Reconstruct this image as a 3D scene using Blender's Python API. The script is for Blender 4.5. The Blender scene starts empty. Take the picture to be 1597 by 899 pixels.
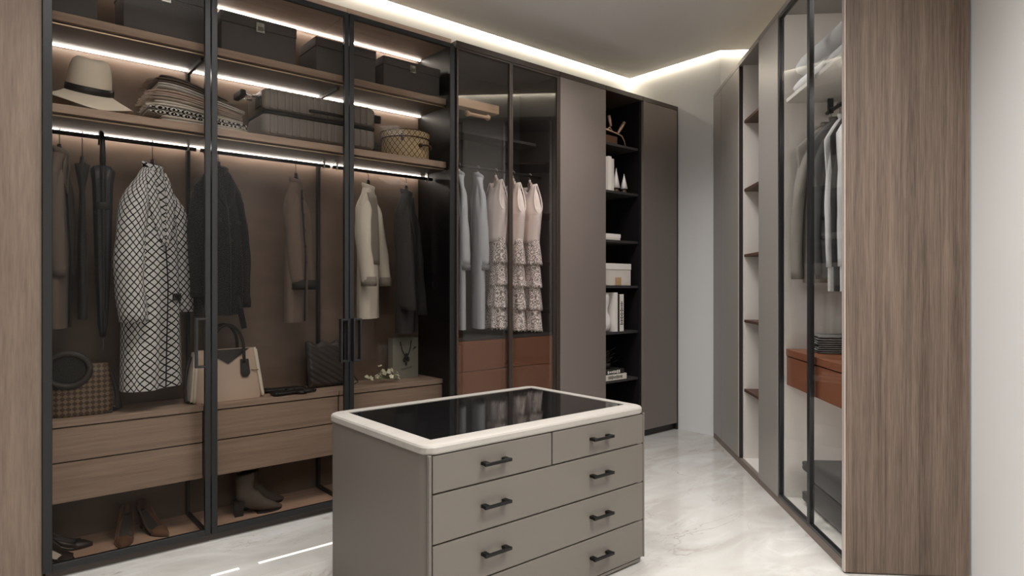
import bpy, bmesh, math, random
from mathutils import Vector, Matrix, noise
PI = math.pi
R = math.radians
rnd = random.Random(7)
S = bpy.context.scene
COL = S.collection

# ------------------------------------------------------------------ camera, world, lights, exposure
cam_d = bpy.data.cameras.new('camera')
cam = bpy.data.objects.new('camera', cam_d)
COL.objects.link(cam)
cam.location = (0, 0, 1.25)
cam.rotation_euler = (R(90), 0, R(-40.2))
cam_d.sensor_width = 36
cam_d.lens = 1003 / 1597 * 36
cam_d.shift_y = -2.5 / 1597
cam_d.clip_start = 0.02
S.camera = cam

w = bpy.data.worlds.new('world')
w.use_nodes = True
w.node_tree.nodes['Background'].inputs[0].default_value = (0.9, 0.92, 1.0, 1)
w.node_tree.nodes['Background'].inputs[1].default_value = 0.3
S.world = w

def area(name, loc, size, power, color=(1, 0.975, 0.945), rot=(0, 0, 0), size_y=None, spread=180):
    l = bpy.data.lights.new(name, 'AREA')
    l.energy = power; l.color = color; l.size = size
    if size_y:
        l.shape = 'RECTANGLE'; l.size_y = size_y
    l.spread = R(spread)
    o = bpy.data.objects.new(name, l); COL.objects.link(o)
    o.location = loc; o.rotation_euler = rot
    return o

# unseen overhead fill for the room: two panels over the aisle and one near the entrance
area('ceiling_fill', (1.85, 0.15, 3.15), 0.9, 60, size_y=0.9, rot=(0, 0, R(45)), spread=125)
area('ceiling_fill', (3.05, 2.55, 3.15), 0.7, 25, size_y=0.7, rot=(0, 0, R(45)), spread=125)
area('ceiling_fill', (0.1, -0.9, 3.15), 0.9, 44, size_y=0.9, spread=140)
area('ceiling_fill', (0.75, 2.05, 3.15), 1.2, 46, size_y=0.6, spread=140)  # added to brighten the upper left wardrobe fronts

S.view_settings.view_transform = 'Standard'
S.view_settings.look = 'None'
S.view_settings.exposure = 0.0
S.view_settings.gamma = 1.0
S.view_settings.use_curve_mapping = False
S.cycles.max_bounces = 10
S.cycles.transparent_max_bounces = 24
S.cycles.caustics_reflective = False
S.cycles.caustics_refractive = False
S.cycles.sample_clamp_indirect = 6

# ------------------------------------------------------------------ materials
def newmat(name):
    m = bpy.data.materials.new(name); m.use_nodes = True
    nt = m.node_tree; nt.nodes.clear()
    out = nt.nodes.new('ShaderNodeOutputMaterial')
    return m, nt, out

def nd(nt, t, **kw):
    n = nt.nodes.new(t)
    for k, v in kw.items():
        if k in n.inputs.keys() if isinstance(k, str) else False:
            n.inputs[k].default_value = v
        else:
            setattr(n, k, v)
    return n

def srgb(r, g, b):
    f = lambda c: (c / 255 / 12.92) if c <= 10 else ((c / 255 + 0.055) / 1.055) ** 2.4
    return (f(r), f(g), f(b), 1)

def principled(nt, out, col=None, rough=0.5, metal=0.0, spec=0.5, coat=0):
    p = nt.nodes.new('ShaderNodeBsdfPrincipled')
    if col: p.inputs['Base Color'].default_value = col
    p.inputs['Roughness'].default_value = rough
    p.inputs['Metallic'].default_value = metal
    p.inputs['Specular IOR Level'].default_value = spec
    p.inputs['Coat Weight'].default_value = coat
    nt.links.new(p.outputs[0], out.inputs[0])
    return p

def plain(name, col, rough=0.5, metal=0.0, spec=0.5, vary=0.06, scale=6.0, bump=0.0, bscale=200.0, coat=0):
    """base colour with a small procedural variation and optional fine relief"""
    m, nt, out = newmat(name)
    p = principled(nt, out, col, rough, metal, spec, coat)
    tc = nt.nodes.new('ShaderNodeTexCoord')
    n = nd(nt, 'ShaderNodeTexNoise'); n.inputs['Scale'].default_value = scale; n.inputs['Detail'].default_value = 4
    nt.links.new(tc.outputs['Object'], n.inputs['Vector'])
    mr = nt.nodes.new('ShaderNodeMapRange')
    mr.inputs['To Min'].default_value = 1 - vary; mr.inputs['To Max'].default_value = 1 + vary
    nt.links.new(n.outputs['Fac'], mr.inputs['Value'])
    mx = nt.nodes.new('ShaderNodeVectorMath'); mx.operation = 'SCALE'
    mx.inputs[0].default_value = col[:3]
    nt.links.new(mr.outputs[0], mx.inputs['Scale'])
    nt.links.new(mx.outputs[0], p.inputs['Base Color'])
    if bump:
        n2 = nd(nt, 'ShaderNodeTexNoise'); n2.inputs['Scale'].default_value = bscale; n2.inputs['Detail'].default_value = 3
        nt.links.new(tc.outputs['Object'], n2.inputs['Vector'])
        b = nt.nodes.new('ShaderNodeBump'); b.inputs['Strength'].default_value = bump; b.inputs['Distance'].default_value = 0.002
        nt.links.new(n2.outputs['Fac'], b.inputs['Height']); nt.links.new(b.outputs[0], p.inputs['Normal'])
    return m

def wood(name, c1, c2, axis='z', fine=90.0, rough=0.55, stretch=0.03, bump=0.25):
    m, nt, out = newmat(name)
    p = principled(nt, out, c1, rough, 0, 0.35)
    tc = nt.nodes.new('ShaderNodeTexCoord')
    mp = nt.nodes.new('ShaderNodeMapping')
    sc = {'x': (stretch, 1, 1), 'y': (1, stretch, 1), 'z': (1, 1, stretch)}[axis]
    mp.inputs['Scale'].default_value = sc
    nt.links.new(tc.outputs['Object'], mp.inputs['Vector'])
    n1 = nd(nt, 'ShaderNodeTexNoise'); n1.inputs['Scale'].default_value = fine; n1.inputs['Detail'].default_value = 5; n1.inputs['Roughness'].default_value = 0.65
    n2 = nd(nt, 'ShaderNodeTexNoise'); n2.inputs['Scale'].default_value = fine * 0.18; n2.inputs['Detail'].default_value = 3; n2.inputs['Distortion'].default_value = 0.6
    n3 = nd(nt, 'ShaderNodeTexNoise'); n3.inputs['Scale'].default_value = fine * 3.2; n3.inputs['Detail'].default_value = 2
    for n in (n1, n2, n3): nt.links.new(mp.outputs[0], n.inputs['Vector'])
    a = nt.nodes.new('ShaderNodeMath'); a.operation = 'MULTIPLY_ADD'; a.inputs[1].default_value = 0.5
    nt.links.new(n2.outputs['Fac'], a.inputs[0])
    b = nt.nodes.new('ShaderNodeMath'); b.operation = 'MULTIPLY'; b.inputs[1].default_value = 0.5
    nt.links.new(n1.outputs['Fac'], b.inputs[0]); nt.links.new(b.outputs[0], a.inputs[2])
    c = nt.nodes.new('ShaderNodeMath'); c.operation = 'MULTIPLY_ADD'; c.inputs[1].default_value = 0.35
    nt.links.new(n3.outputs['Fac'], c.inputs[0]); nt.links.new(a.outputs[0], c.inputs[2])
    cr = nt.nodes.new('ShaderNodeValToRGB')
    cr.color_ramp.elements[0].position = 0.5; cr.color_ramp.elements[0].color = c2
    cr.color_ramp.elements[1].position = 0.82; cr.color_ramp.elements[1].color = c1
    nt.links.new(c.outputs[0], cr.inputs[0]); nt.links.new(cr.outputs[0], p.inputs['Base Color'])
    bp = nt.nodes.new('ShaderNodeBump'); bp.inputs['Strength'].default_value = bump; bp.inputs['Distance'].default_value = 0.001
    nt.links.new(c.outputs[0], bp.inputs['Height']); nt.links.new(bp.outputs[0], p.inputs['Normal'])
    return m

def glass(name, tint, f0=0.04, rough=0.0, gcol=(1, 1, 1, 1), k=1.0):
    """tinted sheet glass: clear transmission plus a mirror reflection that grows towards grazing angles"""
    m, nt, out = newmat(name)
    t = nt.nodes.new('ShaderNodeBsdfTransparent'); t.inputs[0].default_value = tint
    g = nt.nodes.new('ShaderNodeBsdfGlossy'); g.inputs['Roughness'].default_value = rough; g.inputs[0].default_value = gcol
    ge = nt.nodes.new('ShaderNodeNewGeometry')
    dt = nt.nodes.new('ShaderNodeVectorMath'); dt.operation = 'DOT_PRODUCT'
    nt.links.new(ge.outputs['Incoming'], dt.inputs[0]); nt.links.new(ge.outputs['Normal'], dt.inputs[1])
    def mt(op, a, b):
        n = nt.nodes.new('ShaderNodeMath'); n.operation = op
        for i, v in enumerate((a, b)):
            if isinstance(v, (int, float)): n.inputs[i].default_value = v
            elif v is not None: nt.links.new(v, n.inputs[i])
        return n.outputs[0]
    c = mt('SUBTRACT', 1.0, mt('ABSOLUTE', dt.outputs['Value'], None))
    f = mt('ADD', mt('MULTIPLY', mt('POWER', c, 5.0), (1 - f0) * k), f0)
    mx = nt.nodes.new('ShaderNodeMixShader')
    nt.links.new(f, mx.inputs[0]); nt.links.new(t.outputs[0], mx.inputs[1]); nt.links.new(g.outputs[0], mx.inputs[2])
    nt.links.new(mx.outputs[0], out.inputs[0])
    return m

def emit(name, col, strength):
    m, nt, out = newmat(name)
    e = nt.nodes.new('ShaderNodeEmission'); e.inputs[0].default_value = col; e.inputs[1].default_value = strength
    nt.links.new(e.outputs[0], out.inputs[0])
    return m

def marble(name):
    m, nt, out = newmat(name)
    p = principled(nt, out, (0.6, 0.58, 0.54, 1), 0.07, 0, 0.5)
    tc = nt.nodes.new('ShaderNodeTexCoord')
    mp = nt.nodes.new('ShaderNodeMapping'); mp.inputs['Rotation'].default_value = (0, 0, R(25)); mp.inputs['Scale'].default_value = (1, 2.4, 1)
    nt.links.new(tc.outputs['Object'], mp.inputs['Vector'])
    n1 = nd(nt, 'ShaderNodeTexNoise'); n1.inputs['Scale'].default_value = 1.7; n1.inputs['Detail'].default_value = 7; n1.inputs['Distortion'].default_value = 1.2
    nt.links.new(mp.outputs[0], n1.inputs['Vector'])
    cr = nt.nodes.new('ShaderNodeValToRGB')
    cr.color_ramp.elements[0].position = 0.33; cr.color_ramp.elements[0].color = (0.43, 0.41, 0.38, 1)
    cr.color_ramp.elements[1].position = 0.68; cr.color_ramp.elements[1].color = (0.54, 0.53, 0.51, 1)
    nt.links.new(n1.outputs['Fac'], cr.inputs[0])
    # thin veins: the level lines of two warped noises
    last = cr.outputs[0]
    for sc, wd, dark, amt, seed in ((1.3, 0.006, (0.27, 0.22, 0.17, 1), 0.75, 0.0), (3.1, 0.007, (0.36, 0.31, 0.26, 1), 0.6, 5.3), (1.6, 0.05, (0.66, 0.655, 0.635, 1), 0.35, 9.1)):
        mo = nt.nodes.new('ShaderNodeMapping'); mo.inputs['Location'].default_value = (seed, seed * 0.7, 0)
        nt.links.new(mp.outputs[0], mo.inputs['Vector'])
        n = nd(nt, 'ShaderNodeTexNoise'); n.inputs['Scale'].default_value = sc; n.inputs['Detail'].default_value = 6; n.inputs['Distortion'].default_value = 0.9
        nt.links.new(mo.outputs[0], n.inputs['Vector'])
        s = nt.nodes.new('ShaderNodeMath'); s.operation = 'SUBTRACT'; s.inputs[1].default_value = 0.5
        nt.links.new(n.outputs['Fac'], s.inputs[0])
        ab = nt.nodes.new('ShaderNodeMath'); ab.operation = 'ABSOLUTE'; nt.links.new(s.outputs[0], ab.inputs[0])
        mr = nt.nodes.new('ShaderNodeMapRange'); mr.inputs['From Min'].default_value = 0; mr.inputs['From Max'].default_value = wd
        mr.inputs['To Min'].default_value = amt; mr.inputs['To Max'].default_value = 0
        nt.links.new(ab.outputs[0], mr.inputs['Value'])
        k = nd(nt, 'ShaderNodeTexNoise'); k.inputs['Scale'].default_value = 1.1; nt.links.new(mo.outputs[0], k.inputs['Vector'])
        kr = nt.nodes.new('ShaderNodeMapRange'); kr.inputs['From Min'].default_value = 0.42; kr.inputs['From Max'].default_value = 0.62
        nt.links.new(k.outputs['Fac'], kr.inputs['Value'])
        mu = nt.nodes.new('ShaderNodeMath'); mu.operation = 'MULTIPLY'
        nt.links.new(mr.outputs[0], mu.inputs[0]); nt.links.new(kr.outputs[0], mu.inputs[1])
        mx = nt.nodes.new('ShaderNodeMixRGB'); mx.inputs[2].default_value = dark
        nt.links.new(mu.outputs[0], mx.inputs[0]); nt.links.new(last, mx.inputs[1])
        last = mx.outputs[0]
    nt.links.new(last, p.inputs['Base Color'])
    return m

def coords2(nt, ax=(0, 2), comp='Object'):
    tc = nt.nodes.new('ShaderNodeTexCoord'); sp = nt.nodes.new('ShaderNodeSeparateXYZ')
    nt.links.new(tc.outputs[comp], sp.inputs[0])
    return sp.outputs[ax[0]], sp.outputs[ax[1]]

def math2(nt, op, a, b=None, c=None):
    n = nt.nodes.new('ShaderNodeMath'); n.operation = op
    for i, v in enumerate((a, b, c)):
        if v is None: continue
        if isinstance(v, (int, float)): n.inputs[i].default_value = v
        else: nt.links.new(v, n.inputs[i])
    return n.outputs[0]

def lattice(name, base, line, du, dv, width, rough=0.8, ax=(0, 2), dot=None, coarse=0.1, comp='Object'):
    """diamond lattice: lines of one colour on another, dots in the cells if wanted"""
    m, nt, out = newmat(name)
    p = principled(nt, out, base, rough, 0, 0.3)
    u, v = coords2(nt, ax, comp)
    # slightly wavy lines, like a woven jacquard
    tc = nt.nodes.new('ShaderNodeTexCoord')
    nz = nd(nt, 'ShaderNodeTexNoise'); nz.inputs['Scale'].default_value = 30
    nt.links.new(tc.outputs['Object'], nz.inputs['Vector'])
    wob = math2(nt, 'MULTIPLY_ADD', nz.outputs['Fac'], coarse, -coarse / 2)
    U = math2(nt, 'DIVIDE', u, du); V = math2(nt, 'DIVIDE', v, dv)
    a = math2(nt, 'FRACT', math2(nt, 'ADD', math2(nt, 'ADD', U, V), wob))
    b = math2(nt, 'FRACT', math2(nt, 'ADD', math2(nt, 'SUBTRACT', U, V), wob))
    la = math2(nt, 'LESS_THAN', math2(nt, 'ABSOLUTE', math2(nt, 'SUBTRACT', a, 0.5)), width / 2)
    lb = math2(nt, 'LESS_THAN', math2(nt, 'ABSOLUTE', math2(nt, 'SUBTRACT', b, 0.5)), width / 2)
    fac = math2(nt, 'MAXIMUM', la, lb)
    vary = nd(nt, 'ShaderNodeTexNoise'); vary.inputs['Scale'].default_value = 250
    nt.links.new(tc.outputs['Object'], vary.inputs['Vector'])
    mr = nt.nodes.new('ShaderNodeMapRange'); mr.inputs['To Min'].default_value = 0.75; mr.inputs['To Max'].default_value = 1.25
    nt.links.new(vary.outputs['Fac'], mr.inputs['Value'])
    mx = nt.nodes.new('ShaderNodeMixRGB'); mx.inputs[1].default_value = base; mx.inputs[2].default_value = line
    nt.links.new(fac, mx.inputs[0])
    last = mx.outputs[0]
    if dot:
        da = math2(nt, 'SUBTRACT', math2(nt, 'FRACT', math2(nt, 'ADD', a, 0.5)), 0.5)
        db = math2(nt, 'SUBTRACT', math2(nt, 'FRACT', math2(nt, 'ADD', b, 0.5)), 0.5)
        r2 = math2(nt, 'ADD', math2(nt, 'MULTIPLY', da, da), math2(nt, 'MULTIPLY', db, db))
        ring = math2(nt, 'LESS_THAN', math2(nt, 'ABSOLUTE', math2(nt, 'SUBTRACT', r2, 0.03)), 0.018)
        m2 = nt.nodes.new('ShaderNodeMixRGB'); m2.inputs[2].default_value = dot
        nt.links.new(ring, m2.inputs[0]); nt.links.new(last, m2.inputs[1]); last = m2.outputs[0]
    sc = nt.nodes.new('ShaderNodeVectorMath'); sc.operation = 'SCALE'
    nt.links.new(last, sc.inputs[0]); nt.links.new(mr.outputs[0], sc.inputs['Scale'])
    nt.links.new(sc.outputs[0], p.inputs['Base Color'])
    return m

def checker(name, c1, c2, size, ax=(0, 2), rough=0.5):
    m, nt, out = newmat(name)
    p = principled(nt, out, c1, rough, 0, 0.4)
    u, v = coords2(nt, ax)
    a = math2(nt, 'FLOOR', math2(nt, 'DIVIDE', math2(nt, 'ADD', u, v), size))
    b = math2(nt, 'FLOOR', math2(nt, 'DIVIDE', math2(nt, 'SUBTRACT', u, v), size))
    f = math2(nt, 'FLOORED_MODULO', math2(nt, 'ADD', a, b), 2)
    mx = nt.nodes.new('ShaderNodeMixRGB'); mx.inputs[1].default_value = c1; mx.inputs[2].default_value = c2
    nt.links.new(f, mx.inputs[0])
    nt.links.new(mx.outputs[0], p.inputs['Base Color'])
    return m

def herringbone(name, c1, c2, du=0.05, dv=0.016, rough=0.9):
    m, nt, out = newmat(name)
    p = principled(nt, out, c1, rough, 0, 0.2)
    tc = nt.nodes.new('ShaderNodeTexCoord'); sp = nt.nodes.new('ShaderNodeSeparateXYZ')
    nt.links.new(tc.outputs['Object'], sp.inputs[0])
    u = sp.outputs[0]; v = math2(nt, 'ADD', sp.outputs[2], sp.outputs[1])
    tri = math2(nt, 'PINGPONG', u, du / 2)
    s = math2(nt, 'FRACT', math2(nt, 'DIVIDE', math2(nt, 'ADD', tri, v), dv))
    f = math2(nt, 'LESS_THAN', s, 0.5)
    mx = nt.nodes.new('ShaderNodeMixRGB'); mx.inputs[1].default_value = c1; mx.inputs[2].default_value = c2
    nt.links.new(f, mx.inputs[0]); nt.links.new(mx.outputs[0], p.inputs['Base Color'])
    return m

def lace(name, c1, c2):
    m, nt, out = newmat(name)
    p = principled(nt, out, c1, 0.85, 0, 0.2)
    tc = nt.nodes.new('ShaderNodeTexCoord')
    vo = nt.nodes.new('ShaderNodeTexVoronoi'); vo.inputs['Scale'].default_value = 24; vo.inputs['Randomness'].default_value = 0.45
    nt.links.new(tc.outputs['Object'], vo.inputs['Vector'])
    d = vo.outputs['Distance']
    ring = math2(nt, 'SINE', math2(nt, 'MULTIPLY', d, 26))
    vo2 = nt.nodes.new('ShaderNodeTexVoronoi'); vo2.inputs['Scale'].default_value = 70
    nt.links.new(tc.outputs['Object'], vo2.inputs['Vector'])
    hole = math2(nt, 'LESS_THAN', vo2.outputs['Distance'], 0.32)
    f = math2(nt, 'MAXIMUM', math2(nt, 'MULTIPLY', math2(nt, 'GREATER_THAN', ring, 0.35), 0.75), math2(nt, 'MULTIPLY', hole, 0.8))
    mx = nt.nodes.new('ShaderNodeMixRGB'); mx.inputs[1].default_value = c1; mx.inputs[2].default_value = c2
    nt.links.new(f, mx.inputs[0]); nt.links.new(mx.outputs[0], p.inputs['Base Color'])
    bp = nt.nodes.new('ShaderNodeBump'); bp.inputs['Strength'].default_value = 0.8; bp.inputs['Distance'].default_value = 0.004; bp.invert = True
    nt.links.new(f, bp.inputs['Height']); nt.links.new(bp.outputs[0], p.inputs['Normal'])
    return m

M = {}
M['wall'] = plain('wall_paint', (0.70, 0.70, 0.70, 1), 0.7, spec=0.2, vary=0.015, scale=2)
M['ceiling'] = plain('ceiling_paint', (0.74, 0.71, 0.68, 1), 0.8, spec=0.1, vary=0.01, scale=2)
M['marble'] = marble('marble')
M['wood_r'] = wood('walnut_veneer', srgb(114, 98, 86), srgb(66, 54, 46), 'z', 150, 0.5, 0.022)
M['wood_plinth'] = wood('plinth_veneer', srgb(140, 126, 117), srgb(110, 96, 88), 'x', 60, 0.5, 0.03)
M['wood_l'] = wood('oak_panel', srgb(130, 113, 100), srgb(106, 90, 78), 'z', 70, 0.6, 0.06)
M['wood_shelf'] = wood('oak_shelf', srgb(196, 170, 152), srgb(164, 138, 120), 'x', 60, 0.55, 0.04)
M['wood_drawer'] = wood('oak_drawer', srgb(186, 162, 145), srgb(152, 128, 112), 'x', 60, 0.55, 0.03)
M['wood_floor'] = wood('shelf_floor', srgb(214, 180, 156), srgb(188, 152, 130), 'x', 50, 0.5, 0.04)
M['wood_pale'] = wood('pale_oak', srgb(200, 165, 135), srgb(170, 136, 110), 'x', 50, 0.5, 0.04)
M['wood_dark'] = wood('dark_walnut', srgb(92, 66, 52), srgb(60, 42, 33), 'x', 60, 0.5, 0.04)
M['plinth_dark'] = plain('plinth_dark', srgb(74, 64, 58), 0.5)
M['back'] = wood('bronze_back_panel', srgb(136, 117, 104), srgb(112, 96, 84), 'x', 4, 0.32, 0.4, bump=0.0)
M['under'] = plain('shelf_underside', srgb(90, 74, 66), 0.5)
M['black'] = plain('black_frame', srgb(40, 41, 42), 0.35, 0.4)
M['black_matte'] = plain('black_matte', srgb(38, 35, 34), 0.5)
M['black_int'] = plain('black_interior', srgb(20, 18, 18), 0.45)
M['charcoal'] = plain('charcoal_interior', srgb(50, 48, 48), 0.5)
M['brown_frame'] = plain('brown_frame', srgb(60, 50, 44), 0.4)
M['taupe'] = plain('taupe_lacquer', srgb(118, 108, 103), 0.32, spec=0.4, vary=0.01, bump=0.02)
M['taupe_edge'] = plain('taupe_edge', srgb(180, 168, 160), 0.35)
M['grey_door'] = plain('grey_lacquer', srgb(140, 135, 130), 0.32, spec=0.4, vary=0.01)
M['light_int'] = plain('light_interior', srgb(222, 216, 210), 0.5, vary=0.01)
M['white_shelf'] = plain('white_shelf', srgb(225, 220, 214), 0.5, vary=0.01)
M['island'] = plain('island_lacquer', srgb(107, 101, 94), 0.45, spec=0.35, vary=0.015)
M['slab'] = wood('island_top', srgb(166, 161, 155), srgb(154, 148, 141), 'x', 30, 0.4, 0.05, bump=0.05)
M['black_glass'] = plain('black_glass', (0.006, 0.006, 0.006, 1), 0.06, spec=0.6, vary=0.0)
M['handle'] = plain('black_handle', srgb(10, 9, 8), 0.5, 0.0, 0.3)
M['chrome'] = plain('chrome', (0.75, 0.74, 0.72, 1), 0.18, 1.0)
M['champagne'] = plain('champagne', srgb(225, 200, 170), 0.3, 0.6)
M['glass_l'] = glass('bronze_glass', (0.77, 0.76, 0.745, 1), 0.005, k=0.8)
M['glass_c'] = glass('grey_glass', (0.93, 0.925, 0.92, 1), 0.07)
M['glass_r'] = glass('clear_glass', (0.955, 0.96, 0.957, 1), 0.006, k=0.35)   # coated, hardly mirrors
M['led'] = emit('led', (1, 0.93, 0.85, 1), 22)
M['fill_glow'] = emit('fill_glow', (1, 0.96, 0.92, 1), 9)
M['cove'] = emit('cove_led', (1, 0.88, 0.68, 1), 20)
M['floor_glow'] = emit('floor_glow', (1, 0.96, 0.91, 1), 1.2)
M['terracotta'] = plain('terracotta_leather', srgb(134, 82, 58), 0.45, bump=0.1, bscale=300)
M['terracotta_dim'] = plain('saddle_leather', srgb(118, 78, 58), 0.45, bump=0.1, bscale=300)
M['box_dark'] = plain('charcoal_box', srgb(104, 101, 100), 0.75, bump=0.1, bscale=400)
M['felt'] = plain('cream_felt', srgb(246, 234, 216), 0.85, bump=0.15, bscale=300)
M['ribbon'] = plain('black_ribbon', srgb(28, 25, 25), 0.5)
M['case'] = plain('grey_case', srgb(132, 124, 118), 0.42)
M['case_black'] = plain('black_case', srgb(44, 43, 43), 0.4)
M['rubber'] = plain('rubber', srgb(40, 37, 36), 0.6)
M['hatbox'] = lattice('monogram_canvas', srgb(216, 196, 160), srgb(126, 98, 66), 0.036, 0.044, 0.2, 0.6, ax=(0, 1), comp='UV', dot=srgb(176, 150, 112))
M['leather_brown'] = plain('brown_leather', srgb(84, 58, 42), 0.5)
M['coat'] = lattice('diamond_wool', srgb(232, 231, 232), srgb(20, 20, 21), 0.029, 0.037, 0.21, 0.9, ax=(0, 1), comp='UV')
M['cloth_grey'] = plain('grey_brown_wool', srgb(112, 100, 92), 0.9)
M['cloth_dark'] = plain('charcoal_wool', srgb(44, 41, 40), 0.9)
M['cloth_black'] = plain('black_cotton', srgb(27, 26, 27), 0.85)
M['cloth_navy'] = plain('black_nylon', srgb(38, 38, 42), 0.5)
M['cloth_brown'] = plain('brown_suede', srgb(112, 96, 86), 0.9)
M['cloth_white'] = plain('cream_cotton', srgb(232, 222, 210), 0.85)
M['cloth_silver'] = plain('silver_sequin', srgb(170, 160, 150), 0.5, 0.2, bump=1.0, bscale=500)
M['cloth_suit'] = plain('suit_wool', srgb(52, 51, 53), 0.85)
M['cloth_pale'] = plain('pale_grey_wool', srgb(168, 170, 174), 0.85, vary=0.03)
M['cloth_cuff'] = plain('dark_cuff', srgb(110, 110, 112), 0.85)
M['cloth_rose'] = plain('rose_chiffon', srgb(250, 234, 228), 0.8)
M['lace'] = lace('rose_lace', srgb(254, 240, 235), srgb(84, 70, 66))
M['binding'] = plain('rose_binding', srgb(252, 238, 232), 0.7)
M['cloth_rgrey'] = plain('slate_wool', srgb(92, 91, 91), 0.9)
M['cloth_rpale'] = plain('stone_wool', srgb(140, 134, 127), 0.9)
M['cloth_rwhite'] = plain('white_cotton', srgb(222, 221, 222), 0.8)
M['cloth_rblack'] = plain('ink_cotton', srgb(46, 46, 48), 0.85)
M['hanger'] = plain('hanger_black', srgb(32, 28, 26), 0.5)
M['hanger_pale'] = plain('hanger_pale', srgb(190, 172, 160), 0.5)
M['wire'] = plain('hook_steel', srgb(110, 100, 94), 0.3, 0.9)
M['bag_check'] = checker('check_canvas', srgb(122, 102, 80), srgb(74, 58, 46), 0.0235)
M['bag_trim'] = plain('bag_trim', srgb(60, 55, 52), 0.6)
M['bag_beige'] = plain('beige_leather', srgb(205, 182, 164), 0.5, bump=0.15, bscale=300)
M['bag_pale'] = plain('cream_leather', srgb(236, 226, 212), 0.45)
M['leather_black'] = plain('black_leather', srgb(36, 33, 33), 0.42, bump=0.15, bscale=350)
M['quilt'] = plain('quilted_leather', srgb(66, 59, 56), 0.4)
M['paper'] = plain('grey_paper', srgb(140, 140, 130), 0.8)
M['petal'] = plain('white_petal', srgb(240, 236, 214), 0.7)
M['leaf'] = plain('sage_leaf', srgb(130, 140, 100), 0.7)
M['pump'] = plain('brown_pump', srgb(118, 88, 68), 0.32)
M['lining'] = plain('shoe_lining', srgb(70, 62, 58), 0.7)
M['lining_pale'] = plain('pale_insole', srgb(210, 196, 182), 0.7)
M['flat_shoe'] = plain('dark_leather', srgb(52, 40, 35), 0.4)
M['boot'] = plain('taupe_suede', srgb(94, 84, 76), 0.9, bump=0.3)
M['bronze'] = plain('bronze_cast', srgb(120, 86, 68), 0.4, 0.5)
M['bronze_pale'] = plain('polished_bronze', srgb(206, 172, 150), 0.3, 0.5)
M['book_white'] = plain('white_cover', srgb(222, 216, 210), 0.6)
M['book_cream'] = plain('cream_cover', srgb(206, 198, 188), 0.6)
M['book_black'] = plain('black_cover', srgb(34, 31, 30), 0.5)
M['pages'] = plain('pages', srgb(226, 218, 205), 0.8)
M['ceramic'] = plain('white_ceramic', srgb(230, 224, 222), 0.35)
M['tab'] = plain('tan_tab', srgb(176, 144, 106), 0.5)
M['ink'] = plain('ink_print', srgb(30, 28, 28), 0.7)
M['ink_white'] = plain('white_print', srgb(225, 220, 212), 0.7)
M['plant'] = plain('dark_foliage', srgb(52, 50, 44), 0.7)
M['bedding'] = plain('white_bedding', srgb(228, 226, 228), 0.85)
M['bedding_grey'] = plain('grey_bedding', srgb(212, 211, 213), 0.85)
M['towel'] = plain('grey_towel', srgb(118, 116, 114), 0.95, bump=0.5)
M['towel_edge'] = plain('pale_towel', srgb(176, 172, 168), 0.95)
FAB = [plain('textile_' + n, c, 0.95, vary=0.25, scale=40, bump=0.5, bscale=120) for n, c in (
    ('stone', srgb(226, 218, 208)), ('taupe', srgb(190, 174, 162)), ('rose', srgb(206, 184, 172)), ('cream', srgb(238, 230, 220)),
    ('grey', srgb(212, 206, 200)), ('brown', srgb(110, 96, 86)), ('char', srgb(84, 76, 72)))]
M['herring'] = herringbone('herringbone_wool', srgb(240, 236, 230), srgb(20, 19, 19), 0.06, 0.020)

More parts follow.
